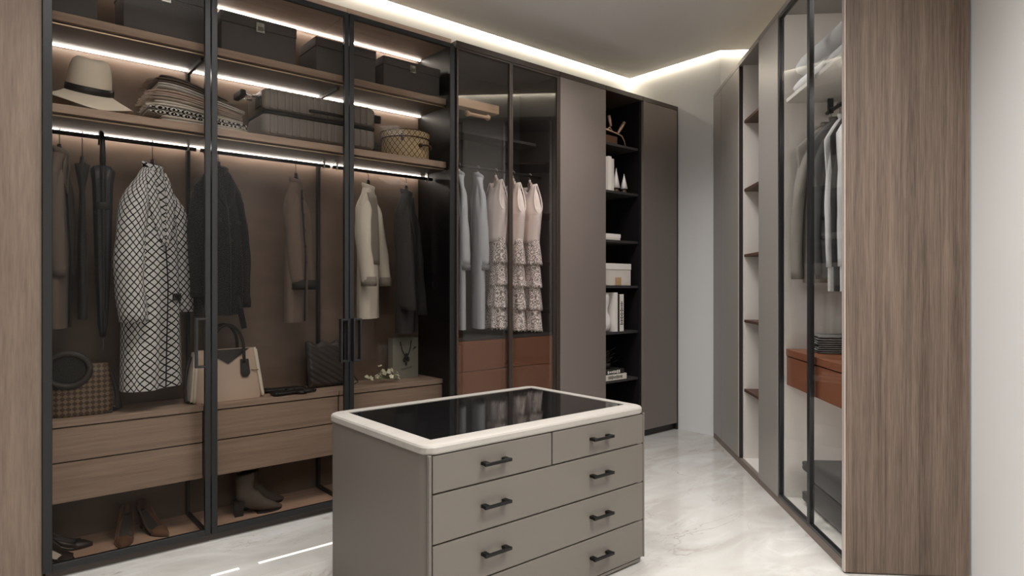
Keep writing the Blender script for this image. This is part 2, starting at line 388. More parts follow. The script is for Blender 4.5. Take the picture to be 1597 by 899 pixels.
# ------------------------------------------------------------------ mesh helpers
class MB:
    """collects shapes, then becomes ONE mesh"""
    def __init__(s): s.b = bmesh.new()
    def box(s, x0, x1, y0, y1, z0, z1, bev=0.0, seg=2):
        t = bmesh.new()
        bmesh.ops.create_cube(t, size=1)
        for v in t.verts:
            v.co = Vector(((x0 + x1) / 2 + v.co.x * (x1 - x0), (y0 + y1) / 2 + v.co.y * (y1 - y0), (z0 + z1) / 2 + v.co.z * (z1 - z0)))
        if bev > 0:
            bmesh.ops.bevel(t, geom=t.edges[:], offset=min(bev, abs(x1 - x0) * .45, abs(y1 - y0) * .45, abs(z1 - z0) * .45), segments=seg, profile=0.5, affect='EDGES')
        s.merge(t); return s
    def merge(s, t, mat=None):
        if mat is not None: bmesh.ops.transform(t, matrix=mat, verts=t.verts[:])
        me = bpy.data.meshes.new('tmp'); t.to_mesh(me); t.free()
        s.b.from_mesh(me); bpy.data.meshes.remove(me); return s
    def loft(s, rings, closed=True, cap=True):
        vs = [[s.b.verts.new(p) for p in r] for r in rings]
        n = len(rings[0])
        for a, b in zip(vs, vs[1:]):
            for i in range(n if closed else n - 1):
                j = (i + 1) % n
                try: s.b.faces.new((a[i], a[j], b[j], b[i]))
                except ValueError: pass
        if cap and closed:
            for r in (vs[0][::-1], vs[-1]):
                try: s.b.faces.new(r)
                except ValueError: pass
        return s
    def tube(s, pts, r, n=8, cap=True):
        pts = [Vector(p) for p in pts]
        rs = r if isinstance(r, (list, tuple)) else [r] * len(pts)
        rings = []; up = None
        for i, p in enumerate(pts):
            d = (pts[min(i + 1, len(pts) - 1)] - pts[max(i - 1, 0)]).normalized()
            if up is None: up = Vector((0, 0, 1)) if abs(d.z) < 0.9 else Vector((1, 0, 0))
            a = d.cross(up); 
            if a.length < 1e-5: a = d.orthogonal()
            a.normalize(); b = a.cross(d).normalized(); up = b
            rings.append([p + a * (math.cos(t) * rs[i]) + b * (math.sin(t) * rs[i]) for t in [2 * PI * k / n for k in range(n)]])
        return s.loft(rings, True, cap)
    def lathe(s, prof, c=(0, 0, 0), n=32, sx=1.0, sy=1.0, cap=True):
        c = Vector(c)
        return s.loft([[c + Vector((r * sx * math.cos(2 * PI * k / n), r * sy * math.sin(2 * PI * k / n), z)) for k in range(n)] for r, z in prof], True, cap)
    def prism(s, outline, axis, d0, d1):
        """outline of 2D points extruded along an axis"""
        def p(u, v, d): return {'x': (d, u, v), 'y': (u, d, v), 'z': (u, v, d)}[axis]
        return s.loft([[p(u, v, d0) for u, v in outline], [p(u, v, d1) for u, v in outline]])
    def grid(s, f, nu, nv):
        vs = [[s.b.verts.new(f(i / nu, j / nv)) for j in range(nv + 1)] for i in range(nu + 1)]
        for i in range(nu):
            for j in range(nv):
                s.b.faces.new((vs[i][j], vs[i + 1][j], vs[i + 1][j + 1], vs[i][j + 1]))
        return s
    def sphere(s, c, r, sx=1, sy=1, sz=1, u=16, v=10):
        t = bmesh.new(); bmesh.ops.create_uvsphere(t, u_segments=u, v_segments=v, radius=r)
        return s.merge(t, Matrix.Translation(c) @ Matrix.Diagonal((sx, sy, sz, 1)))
    def xf(s, m):
        bmesh.ops.transform(s.b, matrix=m, verts=s.b.verts[:]); return s

FR = Matrix.Identity(4)            # frame of the left walls
FR45 = Matrix.Rotation(R(45), 4, 'Z')  # local x runs along the slanted wardrobe, local -y is its depth
WM = {}                            # world matrix of every object

def obj(name, mb, mat, parent=None, frame=FR, smooth=False, solid=None, sub=0):
    b = mb.b
    bmesh.ops.recalc_face_normals(b, faces=b.faces[:])
    if parent is not None:
        m = WM[parent.name].inverted() @ frame
        bmesh.ops.transform(b, matrix=m, verts=b.verts[:]); world = WM[parent.name]
    else:
        rot = frame.to_3x3().to_4x4()
        lo = [min(v.co[i] for v in b.verts) for i in range(3)]; hi = [max(v.co[i] for v in b.verts) for i in range(3)]
        base = Vector(((lo[0] + hi[0]) / 2, (lo[1] + hi[1]) / 2, lo[2]))
        bmesh.ops.translate(b, vec=-base, verts=b.verts[:])
        world = frame @ Matrix.Translation(base)
    me = bpy.data.meshes.new(name); b.to_mesh(me); b.free()
    me.materials.append(mat)
    if smooth:
        for p in me.polygons: p.use_smooth = True
    o = bpy.data.objects.new(name, me); COL.objects.link(o)
    if parent is not None: o.parent = parent
    else: o.matrix_world = world
    WM[o.name] = world.copy()
    if solid:
        md = o.modifiers.new('solid', 'SOLIDIFY'); md.thickness = solid; md.offset = 0
    if sub:
        md = o.modifiers.new('sub', 'SUBSURF'); md.levels = sub; md.render_levels = sub
    return o

def tag(o, label, cat=None, group=None, kind=None):
    if label: o['label'] = label
    if cat: o['category'] = cat
    if group: o['group'] = group
    if kind: o['kind'] = kind
    return o

def thing(name, label, cat, loc=(0, 0, 0), rz=0.0, group=None, frame=FR):
    o = bpy.data.objects.new(name, None); COL.objects.link(o)
    o.empty_display_size = 0.05
    m = frame @ Matrix.Translation(loc) @ Matrix.Rotation(rz, 4, 'Z')
    o.matrix_world = m; WM[o.name] = m
    return tag(o, label, cat, group)

def local(t): return WM[t.name]     # build in the thing's own coordinates

def smooth_by(o, deg=35):
    me = o.data
    for p in me.polygons: p.use_smooth = True
    bm = bmesh.new(); bm.from_mesh(me)
    for e in bm.edges:
        if len(e.link_faces) == 2 and e.calc_face_angle(0) > R(deg): e.smooth = False
    bm.to_mesh(me); bm.free()
    return o

def wrap_uv(o, n, per):
    me = o.data; uv = me.uv_layers.new(name='wrap')
    for p in me.polygons:
        ks = [me.loops[li].vertex_index % n for li in p.loop_indices]
        seam = max(ks) - min(ks) > n / 2
        for li, k in zip(p.loop_indices, ks):
            if seam and k < n / 2: k += n
            uv.data[li].uv = (k * per / n, me.vertices[me.loops[li].vertex_index].co.z)
def flat_uv(o):
    me = o.data; uv = me.uv_layers.new(name='wrap')
    for l in me.loops: uv.data[l.index].uv = (me.vertices[l.vertex_index].co.x, me.vertices[l.vertex_index].co.z)

# ------------------------------------------------------------------ the room
H = 3.19
def ab(a, b): return ((a + b) / 2 ** .5, (a - b) / 2 ** .5)
E1 = (4.755, 2.95)
E2 = ab(5.448, 1.73)
E3 = ab(-1.2, 1.73)
ROOM = [(-1.9, 3.917), (4.755, 3.917), E1, E2, E3, (-1.9, E3[1])]
def outline_slab(name, pts, z0, z1, mat):
    o = obj(name, MB().prism(pts, 'z', z0, z1), mat); return tag(o, None, kind='structure')
outline_slab('floor', ROOM, -0.1, 0.0, M['marble'])
def wallseg(name, p, q, h=3.4, t=0.1):
    p, q = Vector(p), Vector(q); d = (q - p).normalized(); n = Vector((-d.y, d.x))   # outward side
    o = outline_slab(name, [tuple(p - d * 0.0), tuple(q + d * 0.0), tuple(q + n * t), tuple(p + n * t)], -0.1, h, M['wall'])
    return o
names = ['wall_left', 'wall_back', 'wall_end', 'wall_right', 'wall_rear', 'wall_entrance']
for i, n in enumerate(names):
    wallseg(n, ROOM[i], ROOM[(i + 1) % 6])
# the ceiling board stops short of the walls; the light lines sit in the gap
def inset(pts, d):
    out = []; n = len(pts)
    for i in range(n):
        p0, p1, p2 = Vector(pts[i - 1]), Vector(pts[i]), Vector(pts[(i + 1) % n])
        d1 = (p1 - p0).normalized(); d2 = (p2 - p1).normalized()
        n1 = Vector((d1.y, -d1.x)); n2 = Vector((d2.y, -d2.x))
        k = (n1 + n2).normalized(); out.append(tuple(p1 + k * (d / k.dot(n1))))
    return out
GAP = 0.035
CEIL = inset(ROOM, GAP)
outline_slab('ceiling', CEIL, H, H + 0.08, M['ceiling'])
tag(obj('trim_1', MB().prism(inset(ROOM, -0.1), 'z', H + 0.08, H + 0.16), M['ceiling']), None, kind='structure')
cl = ['warm white light line in the ceiling gap above the left wardrobes', 'warm white light line in the ceiling gap over the bare back wall',
      'short warm light line where the ceiling turns behind the slanted wardrobes', 'warm white light line in the ceiling gap above the slanted right wardrobes']
for i in range(4):
    a, b_, c, d = ROOM[i], ROOM[i + 1], CEIL[i + 1], CEIL[i]
    o = obj('cove_light', MB().prism([a, b_, c, d], 'z', H + 0.012, H + 0.022), M['cove'])
    tag(o, cl[i], 'light', None)

# ------------------------------------------------------------------ left wardrobes with bronze glass doors
YF, YD, YB = 3.375, 3.345, 3.765     # carcass front, door front, interior back
TOP = 2.785
LEFT = dict(b=(0.250, 0.905, 1.632, 2.345))
def frame_door(x0, x1, z0, z1, y0, y1, wl, wr, wt, wb):
    m = MB()
    m.box(x0, x0 + wl, y0, y1, z0, z1, 0.002); m.box(x1 - wr, x1, y0, y1, z0, z1, 0.002)
    m.box(x0 + wl, x1 - wr, y0, y1, z1 - wt, z1, 0.002); m.box(x0 + wl, x1 - wr, y0, y1, z0, z0 + wb, 0.002)
    return m
def loop_handle(x0, x1, z0, z1, y0, y1):
    m = MB(); t = 0.010
    m.box(x0, x0 + t, y0, y1, z0, z1, 0.001); m.box(x1 - t, x1, y0, y1, z0, z1, 0.001)
    m.box(x0 + t, x1 - t, y0, y1, z0, z0 + t, 0.001); m.box(x0 + t, x1 - t, y0, y1, z1 - t, z1, 0.001)
    return m
unit_label = ['tall lit wardrobe bay behind bronze glass, the leftmost, holding the hat and the diamond coat',
              'tall lit wardrobe bay behind bronze glass, the middle one, with ankle boots on its floor',
              'tall lit wardrobe bay behind bronze glass, nearest the black cabinets, with the round hat box']
xb = LEFT['b']
for k in range(3):
    x0, x1 = xb[k], xb[k + 1]
    t = thing('wardrobe', unit_label[k], 'wardrobe', ((x0 + x1) / 2, 3.56, 0), 0, 'lit wardrobe bays on the left wall')
    g = 0.0008
    obj('plinth', MB().box(x0 + g, x1 - g, YF + 0.0, YF + 0.02, 0, 0.035), M['plinth_dark'], t)
    obj('floor_panel', MB().box(x0 + g, x1 - g, YF + 0.02, YB, 0.001, 0.026), M['wood_floor'], t)
    obj('back_panel', MB().box(x0 + g, x1 - g, YB, YB + 0.02, 0.0, TOP + 0.02), M['back'], t)
    obj('top_panel', MB().box(x0 + g, x1 - g, YF - 0.005, YB + 0.02, TOP + 0.002, TOP + 0.038, 0.002), M['wood_shelf'], t)
    for z in (2.05, 2.455):
        sh = obj('shelf', MB().box(x0 + g, x1 - g, 3.43, YB, z - 0.038, z, 0.002), M['wood_shelf'], t)
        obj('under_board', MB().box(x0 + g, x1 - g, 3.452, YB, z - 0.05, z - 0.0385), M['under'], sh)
        obj('lit_edge', MB().box(x0 + g, x1 - g, 3.447, 3.452, z - 0.051, z - 0.046), M['champagne'], sh)  # pale metal strip put in for the lit lower edge of the shelf
    for z in (2.05 - 0.0515, 2.455 - 0.0515, TOP):
        xr = x1 - g if k < 2 else 2.36 - 0.02
        obj('light_strip', MB().box(x0 + (0.03 if k == 0 else g), xr, 3.728, 3.742, z - 0.007, z), M['led'], t)
    # drawers
    dx1 = x1 - 0.002 if k < 2 else x1 + 0.02 - 0.002
    obj('chest_top', MB().box(x0 + 0.002, dx1, 3.475, YB - 0.001, 0.622, 0.650, 0.002), M['wood_drawer'], t)
    obj('chest_body', MB().box(x0 + 0.004, dx1 - 0.002, 3.505, YB - 0.001, 0.285, 0.6215), M['black_matte'], t)
    for z0, z1 in ((0.465, 0.616), (0.283, 0.459)):
        obj('drawer', MB().box(x0 + 0.004, dx1 - 0.003, 3.482, 3.503, z0, z1, 0.0015), M['wood_drawer'], t)
    # rod and brackets
    rx1 = x1 - 0.03
    rod = obj('hanging_rod', MB().tube([(x0 + 0.01, 3.58, 1.955), (rx1 + 0.02, 3.58, 1.955)], 0.0105, 10), M['black'], t, smooth=True)
    for bx in (x0 + 0.025, x1 - 0.055):
        obj('rod_bracket', MB().box(bx, bx + 0.012, 3.565, 3.595, 1.940, 1.999, 0.002), M['chrome'], rod)
    # the open black divider frame between bays
    if k < 2:
        obj('divider_post', MB().box(x1 - 0.016, x1 - g, YB - 0.035, YB - 0.001, 0.0265, 0.284), M['black_matte'], t)
        obj('divider_post', MB().box(x1 - 0.016, x1 - g, YB - 0.035, YB - 0.001, 0.651, 1.998), M['black_matte'], t)
        obj('divider_post', MB().box(x1 - 0.016, x1 - g, YB - 0.035, YB - 0.001, 2.0505, 2.403), M['black_matte'], t)
        for z in (0.0265, 2.380):
            obj('divider_rail', MB().box(x1 - 0.016, x1 - g, 3.47 if z > 1 else 3.40, YB - 0.036, z, z + 0.020), M['black_matte'], t)
    else:
        obj('side_panel', MB().box(2.3475, 2.375, YF, YB + 0.02, 0.0, TOP), M['black_int'], t)
    # door
    gl = 0.0025
    wl = 0.034 if k == 0 else 0.027
    dx0, dxr = x0 + gl, x1 - gl
    if k == 0: dx0 = x0 - 0.012
    d = obj('door', frame_door(dx0, dxr, 0.036, TOP, YD, YD + 0.024, wl, 0.025, 0.026, 0.03), M['black'], t)
    obj('pane', MB().box(dx0 + wl, dxr - 0.025, YD + 0.010, YD + 0.015, 0.066, TOP - 0.026), M['glass_l'], d)
    if k == 0: obj('handle', loop_handle(dxr - 0.074, dxr - 0.022, 0.858, 1.098, YD - 0.030, YD), M['black'], d)
    if k == 1: obj('handle', loop_handle(dxr - 0.060, dxr - 0.010, 0.83, 1.07, YD - 0.030, YD), M['black'], d)
    if k == 2: obj('handle', loop_handle(dx0 + 0.010, dx0 + 0.060, 0.83, 1.07, YD - 0.030, YD), M['black'], d)

t = obj('wood_cladding', MB().box(-1.2, 0.2375, 3.36, 3.90, 0, 2.83, 0.002), M['wood_l'])
tag(t, 'plain taupe oak end panel, full height, at the left edge beside the bronze glass doors', 'panel')

# glowing strips stand in for bright streaks on the floor before the wardrobes
for (xa, xe, lab) in ((0.800, 0.915, 'short white glowing streak on the marble floor, the stub nearest the camera'), (1.0, 1.62, 'longer white glowing streak on the marble floor between wardrobes and island')):
    tag(obj('floor_streak', MB().box(xa, xe, 2.945, 2.965, -0.004, 0.0015), M['floor_glow']), lab, 'light')

# ------------------------------------------------------------------ black cabinets further along the left wall
CY, CB = 3.362, 3.90
def carcass(t, x0, x1, mat, inner, yb=3.79, frame_w=0.018):
    g = 0.0008
    obj('plinth', MB().box(x0 + g, x1 - g, CY + 0.03, CY + 0.05, 0, 0.055), M['black_matte'], t)
    obj('floor_panel', MB().box(x0 + g, x1 - g, CY + 0.026, yb, 0.056, 0.076), inner, t)
    obj('back_panel', MB().box(x0 + g, x1 - g, yb, yb + 0.02, 0.056, TOP), inner, t)
    obj('top_panel', MB().box(x0 + g, x1 - g, CY, yb + 0.02, TOP, TOP + 0.038, 0.002), M['brown_frame'], t)
    for xs in (x0 + g, x1 - g - frame_w):
        obj('side_panel', MB().box(xs, xs + frame_w, CY + 0.0265, yb - 0.0005, 0.0765, TOP - 0.0005), inner, t)
# glass fronted cabinet
x0, x1 = 2.378, 3.300
t = thing('glass_cabinet', 'tall black cabinet with two grey glass doors holding pale coats and lace dresses', 'cabinet', ((x0 + x1) / 2, 3.6, 0))
carcass(t, x0, x1, M['brown_frame'], M['charcoal'])
xm = 2.835
for a, b_ in ((x0 + 0.003, xm - 0.001), (xm + 0.001, x1 - 0.012)):
    d = obj('door', frame_door(a, b_, 0.058, TOP - 0.002, CY, CY + 0.024, 0.014, 0.014, 0.014, 0.016), M['brown_frame'], t)
    obj('pane', MB().box(a + 0.014, b_ - 0.014, CY + 0.009, CY + 0.014, 0.074, TOP - 0.016), M['glass_c'], d)
obj('end_strip', MB().box(x1 - 0.011, x1 - 0.001, CY, CY + 0.024, 0.058, TOP - 0.002), M['brown_frame'], t)
obj('shelf', MB().box(x0 + 0.02, x1 - 0.02, 3.60, 3.789, 2.31, 2.33), M['charcoal'], t)
obj('hanging_rod', MB().tube([(x0 + 0.02, 3.55, 2.068), (x1 - 0.02, 3.55, 2.068)], 0.010, 10), M['black'], t, smooth=True)
obj('chest_top', MB().box(x0 + 0.02, x1 - 0.02, 3.41, 3.788, 0.893, 0.912), M['charcoal'], t)
for (a, b_) in ((x0 + 0.022, xm + 0.006), (xm + 0.010, x1 - 0.022)):
    for r in range(4):
        z1 = 0.891 - r * 0.204
        obj('drawer', MB().box(a, b_, 3.412, 3.76, z1 - 0.2005, z1, 0.002), M['terracotta_dim'], t)
# short pale shelf and turned rod high in the cabinet
ps = obj('valet_shelf', MB().box(2.40, 2.84, 3.50, 3.58, 2.456, 2.515, 0.003), M['wood_pale'], t)
tag(ps, 'short pale wooden shelf')
prof = [(0.0, 0.0), (0.017, 0.002), (0.021, 0.012), (0.016, 0.026), (0.011, 0.04), (0.012, 0.10), (0.011, 0.16), (0.016, 0.174), (0.021, 0.188), (0.017, 0.198), (0.0, 0.2)]
m = MB().lathe(prof, n=16, cap=False).xf(Matrix.Translation((2.552, 3.50, 2.415)) @ Matrix.Rotation(R(90), 4, 'Y'))
obj('turned_rod', m, M['wood_pale'], ps, smooth=True)

# plain taupe door cabinets and the open black shelves between them
for (x0, x1, lab) in ((3.302, 3.800, 'tall closed taupe cabinet between the glass cabinet and the open black shelves'), (4.262, 4.745, 'tall closed taupe cabinet at the far end, next to the bare back wall')):
    t = thing('tall_cabinet', lab, 'cabinet', ((x0 + x1) / 2, 3.6, 0))
    carcass(t, x0, x1, M['brown_frame'], M['black_int'])
    e = 0.001 if x1 < 4 else 0.020
    obj('door', MB().box(x0 + 0.003, x1 - e, CY - 0.002, CY + 0.024, 0.058, TOP - 0.002, 0.002), M['taupe'], t)
    if x1 > 4: obj('end_strip', MB().box(x1 - 0.018, x1 - 0.001, CY, CY + 0.026, 0.0, TOP - 0.0005), M['black_matte'], t)
x0, x1 = 3.802, 4.260
t = thing('open_shelves', 'tall open black shelf unit of books and ornaments between two taupe doors', 'shelf unit', ((x0 + x1) / 2, 3.6, 0))
carcass(t, x0, x1, M['brown_frame'], M['black_int'])
for z in (2.394, 2.016, 1.622, 1.256, 0.886, 0.499):
    obj('shelf', MB().box(x0 + 0.0195, x1 - 0.0195, 3.40, 3.789, z - 0.02, z, 0.001), M['charcoal'], t)

# ------------------------------------------------------------------ island
IX0, IX1, IY0, IY1 = 1.18, 2.342, 1.843, 2.612
t = thing('island_chest', 'grey-beige drawer island with a pale rounded top and black glass inset', 'drawers', ((IX0 + IX1) / 2, (IY0 + IY1) / 2, 0))
def rrect(x0, x1, y0, y1, r, n=8):
    pts = []
    for cx, cy, a0 in ((x1 - r, y0 + r, -90), (x1 - r, y1 - r, 0), (x0 + r, y1 - r, 90), (x0 + r, y0 + r, 180)):
        for k in range(n + 1):
            a = R(a0 + 90 * k / n); pts.append((cx + r * math.cos(a), cy + r * math.sin(a)))
    return pts
obj('plinth', MB().prism(rrect(IX0 + 0.05, IX1 - 0.05, IY0 + 0.05, IY1 - 0.05, 0.03), 'z', 0, 0.012), M['black_matte'], t)
o = obj('body', MB().prism(rrect(IX0, IX1, IY0 + 0.012, IY1, 0.045), 'z', 0.024, 0.676), M['island'], t); smooth_by(o)
o = obj('base_lip', MB().prism(rrect(IX0 + 0.0, IX1 + 0.004, IY0 + 0.0, IY1, 0.045), 'z', 0.012, 0.0235), M['island'], t); smooth_by(o)
# top: outer rim as rings around the inset
def ringed_top():
    m = MB(); b = 0.010
    o0 = rrect(IX0 - 0.006, IX1 + 0.006, IY0 - 0.008, IY1 + 0.006, 0.05, 10)
    def off(d): return rrect(IX0 - 0.006 + d, IX1 + 0.006 - d, IY0 - 0.008 + d, IY1 + 0.006 - d, 0.05 - d * 0.6, 10)
    n = len(o0)
    def inner(d, z):
        x0, x1, y0, y1 = 1.241 - d, 2.293 + d, 1.913 - d, 2.556 + d
        out = []
        for px, py in o0:
            out.append((x1 if px > (IX0 + IX1) / 2 else x0, y1 if py > (IY0 + IY1) / 2 else y0, z))
        return out
    rings = [[(x, y, 0.6765) for x, y in off(0.004)], [(x, y, 0.682) for x, y in off(0)], [(x, y, 0.700) for x, y in off(0)],
             [(x, y, 0.7065) for x, y in off(0.004)], [(x, y, 0.710) for x, y in off(0.012)]]
    m.loft(rings, cap=False)
    # flat rim: four quads per corner fan
    last = off(0.012)
    xs0, xs1, ys0, ys1 = 1.241, 2.293, 1.913, 2.556
    N = 11
    corner = [(xs1, ys0), (xs1, ys1), (xs0, ys1), (xs0, ys0)]
    m.b.verts.ensure_lookup_table()
    vs = [m.b.verts.new((x, y, 0.710)) for x, y in last]
    cv = [m.b.verts.new((x, y, 0.710)) for x, y in corner]
    cl_ = [m.b.verts.new((x, y, 0.702)) for x, y in corner]
    for c in range(4):
        for k in range(N - 1): m.b.faces.new((vs[c * N + k], vs[c * N + k + 1], cv[c]))
        a = vs[c * N + N - 1]; b2 = vs[((c + 1) % 4) * N]
        m.b.faces.new((a, b2, cv[(c + 1) % 4], cv[c]))
        m.b.faces.new((cv[c], cv[(c + 1) % 4], cl_[(c + 1) % 4], cl_[c]))
    bmesh.ops.remove_doubles(m.b, verts=m.b.verts[:], dist=1e-5)
    return m
o = obj('top_slab', ringed_top(), M['slab'], t); smooth_by(o, 30)
tag(obj('glass_inset', MB().box(1.2405, 2.2935, 1.9125, 2.5565, 0.699, 0.7075), M['black_glass'], t), 'glossy black glass inset')
def pull(x, z, y):
    m = MB()
    m.box(x - 0.062, x + 0.062, y - 0.034, y - 0.026, z - 0.006, z + 0.006, 0.0015)
    for s in (-1, 1):
        m.box(x + s * 0.048 - 0.011, x + s * 0.048 + 0.011, y - 0.027, y, z - 0.006, z + 0.006, 0.0015)
    return m
DX0, DXM, DX1 = 1.203, 1.762, 2.330
rows = [(0.544, 0.672), (0.370, 0.538), (0.199, 0.364), (0.028, 0.193)]
fy = IY0 - 0.004
for r, (z0, z1) in enumerate(rows):
    spans = [(DX0, DXM - 0.003), (DXM + 0.003, DX1)] if r == 0 else [(DX0, DX1)]
    for a, b_ in spans:
        d = obj('drawer', MB().box(a, b_, fy, fy + 0.014, z0, z1, 0.003), M['island'], t)
        hx = [(a + b_) / 2] if r == 0 else [1.466, 2.036]
        if r == 0: hx = [1.466] if a < 1.5 else [2.036]
        for x in hx: obj('handle', pull(x, (z0 + z1) / 2 + 0.005, fy), M['handle'], d)
for xa, xe in ((DX0 - 0.016, DX0 - 0.004), (DX1 + 0.003, DX1 + 0.012)):
    obj('corner_post', MB().box(xa, xe, fy + 0.0, fy + 0.014, 0.0245, 0.676, 0.003), M['island'], t)

# ------------------------------------------------------------------ slanted right wardrobes (local x along them, local y = -depth)
BF, BB = -1.213, -1.722
def rbox(m, a0, a1, b0, b1, z0, z1, bev=0.0): return m.box(a0, a1, -b1, -b0, z0, z1, bev)
def rthing(name, lab, cat, a0, a1, group=None): return thing(name, lab, cat, ((a0 + a1) / 2, -1.46, 0), 0, group, FR45)
def robj(name, m, mat, par, **k): return obj(name, m, mat, par, frame=FR45, **k)
def rcarc(t, a0, a1, inner, plinth=True, side=True, depth=1.70):
    g = 0.0008
    robj('plinth', rbox(MB(), a0 + g, a1 - g, 1.216, 1.236, 0, 0.043), M['wood_plinth'], t)
    robj('floor_panel', rbox(MB(), a0 + g, a1 - g, 1.238, depth, 0.030, 0.048), M['white_shelf'], t)
    robj('back_panel', rbox(MB(), a0 + g, a1 - g, depth + 0.0005, depth + 0.018, 0.030, 2.80), inner, t)
    robj('top_panel', rbox(MB(), a0 + g, a1 - g, 1.214, depth + 0.018, 2.8005, 2.832, 0.002), M['grey_door'], t)
    if side:
        for s in (a0 + g, a1 - g - 0.018):
            robj('side_panel', rbox(MB(), s, s + 0.018, 1.240, depth - 0.0005, 0.0485, 2.7995), inner, t)
# far closed cabinet with two doors
a0, a1 = 4.640, 5.440
t = rthing('tall_cabinet', 'tall closed grey cabinet with two narrow doors at the far end of the slanted row', 'cabinet', a0, a1)
rcarc(t, a0, a1, M['light_int'])
for p, q in ((a0 + 0.035, 5.165), (5.169, a1 - 0.003)):
    robj('door', rbox(MB(), p, q, 1.2135, 1.2375, 0.045, 2.797, 0.002), M['grey_door'], t)
robj('edge_trim', rbox(MB(), a0 + 0.012, a0 + 0.034, 1.2135, 1.2375, 0.045, 2.797, 0.001), M['taupe_edge'], t)
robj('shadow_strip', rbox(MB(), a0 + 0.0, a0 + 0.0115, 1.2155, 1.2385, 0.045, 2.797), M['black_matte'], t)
# open bay with dark shelves
a0, a1 = 4.180, 4.638
t = rthing('open_shelves', 'pale open shelf bay with thin dark wood shelves in the slanted row', 'shelf unit', a0, a1)
rcarc(t, a0, a1, M['light_int'])
for z in (2.402, 1.922, 1.465, 1.008, 0.525):
    robj('shelf', rbox(MB(), a0 + 0.0195, a1 - 0.0195, 1.242, 1.699, z - 0.009, z + 0.009), M['wood_dark'], t)
# single closed door
a0, a1 = 3.806, 4.178
t = rthing('tall_cabinet', 'tall closed light grey cabinet, single door, between the pale open shelves and the glass wardrobe', 'cabinet', a0, a1)
rcarc(t, a0, a1, M['light_int'])
robj('door', rbox(MB(), a0 + 0.003, a1 - 0.001, 1.2115, 1.2375, 0.040, 2.797, 0.002), M['grey_door'], t)
# glass wardrobe
a0, a1 = 2.935, 3.804
t = rthing('glass_wardrobe', 'pale lined wardrobe with two black framed clear glass doors beside the wood end panel', 'wardrobe', a0, a1)
rcarc(t, a0, a1, M['light_int'])
am = 3.348
for p, q in ((a0 + 0.002, am - 0.001), (am + 0.001, a1 - 0.003)):
    m = MB()
    wst = 0.016
    rbox(m, p, p + wst, 1.2135, 1.2375, 0.044, 2.797, 0.0015); rbox(m, q - wst, q, 1.2135, 1.2375, 0.044, 2.797, 0.0015)
    rbox(m, p + wst, q - wst, 1.2135, 1.2375, 0.044, 0.062, 0.0015); rbox(m, p + wst, q - wst, 1.2135, 1.2375, 2.779, 2.797, 0.0015)
    d = robj('door', m, M['black'], t)
    robj('pane', rbox(MB(), p + wst, q - wst, 1.222, 1.227, 0.062, 2.779), M['glass_r'], d)
robj('shelf', rbox(MB(), a0 + 0.0195, a1 - 0.0195, 1.250, 1.6995, 2.295, 2.318, 0.002), M['white_shelf'], t)
for zz in (2.7990, 2.2945, 0.6895):
    robj('light_strip', rbox(MB(), a0 + 0.022, a0 + 0.200, 1.30, 1.69, zz - 0.006, zz - 0.0005), M['fill_glow'], t)  # hidden glowing panels added to brighten the wardrobe interior
hr = robj('hanging_rod', MB().tube([(a0 + 0.05, -1.465, 2.225), (a1 - 0.05, -1.465, 2.225)], 0.011, 10), M['black'], t, smooth=True)
for p in (a0 + 0.17, a1 - 0.10):
    robj('rod_bracket', rbox(MB(), p, p + 0.014, 1.45, 1.48, 2.213, 2.2945, 0.002), M['black'], hr)
robj('drawer_top', rbox(MB(), a0 + 0.0195, a1 - 0.0195, 1.250, 1.699, 0.856, 0.894, 0.002), M['terracotta'], t)
robj('drawer', rbox(MB(), a0 + 0.0195, a1 - 0.0195, 1.254, 1.69, 0.690, 0.850, 0.002), M['terracotta'], t)
tp = obj('wood_end_panel', rbox(MB(), 2.905, 2.9335, 1.2105, 1.7195, 0.008, 3.0, 0.0), M['wood_r'], frame=FR45)
tag(tp, 'broad walnut grained end panel standing at the right of the slanted wardrobes', 'panel')
robj('front_edge', rbox(MB(), 2.906, 2.9335, 1.2065, 1.2100, 0.008, 3.0), M['taupe_edge'], tp)
robj('foot', rbox(MB(), 2.910, 2.9335, 1.23, 1.70, 0.0, 0.0075), M['plinth_dark'], tp)


# ------------------------------------------------------------------ things on the shelves: storage boxes, hat, textiles, cases
def storage_box(xc, wd, h, lab, clip=True, yc=3.60, dp=0.24):
    z = 2.4552
    t = thing('storage_box', lab, 'box', (xc, yc, z), 0, 'dark boxes on the top shelf')
    L = local(t)
    obj('body', MB().box(-wd / 2, wd / 2, -dp / 2, dp / 2, 0, h * 0.74, 0.003), M['box_dark'], t, L)
    obj('lid', MB().box(-wd / 2 - 0.004, wd / 2 + 0.004, -dp / 2 - 0.004, dp / 2 + 0.004, h * 0.745, h, 0.004), M['box_dark'], t, L)
    if clip:
        m = MB().box(-0.021, 0.021, -dp / 2 - 0.0085, -dp / 2 - 0.0045, h * 0.66, h * 0.90, 0.001)
        c = obj('label_clip', m, M['chrome'], t, L)
        obj('card', MB().box(-0.014, 0.014, -dp / 2 - 0.0095, -dp / 2 - 0.0086, h * 0.70, h * 0.80), M['paper'], c, L)
storage_box(0.355, 0.195, 0.28, 'charcoal lidded box on the top shelf, the leftmost, cut by the picture edge', clip=False)
storage_box(0.735, 0.36, 0.27, 'charcoal lidded box with metal clip above the folded textiles, second from the left')
storage_box(1.185, 0.39, 0.218, 'charcoal lidded box on the top shelf above the middle of the grey suitcase')
storage_box(1.682, 0.37, 0.208, 'charcoal lidded box on the top shelf partly behind the door stile')
storage_box(2.125, 0.405, 0.198, 'charcoal lidded box on the top shelf above the round patterned hat box')

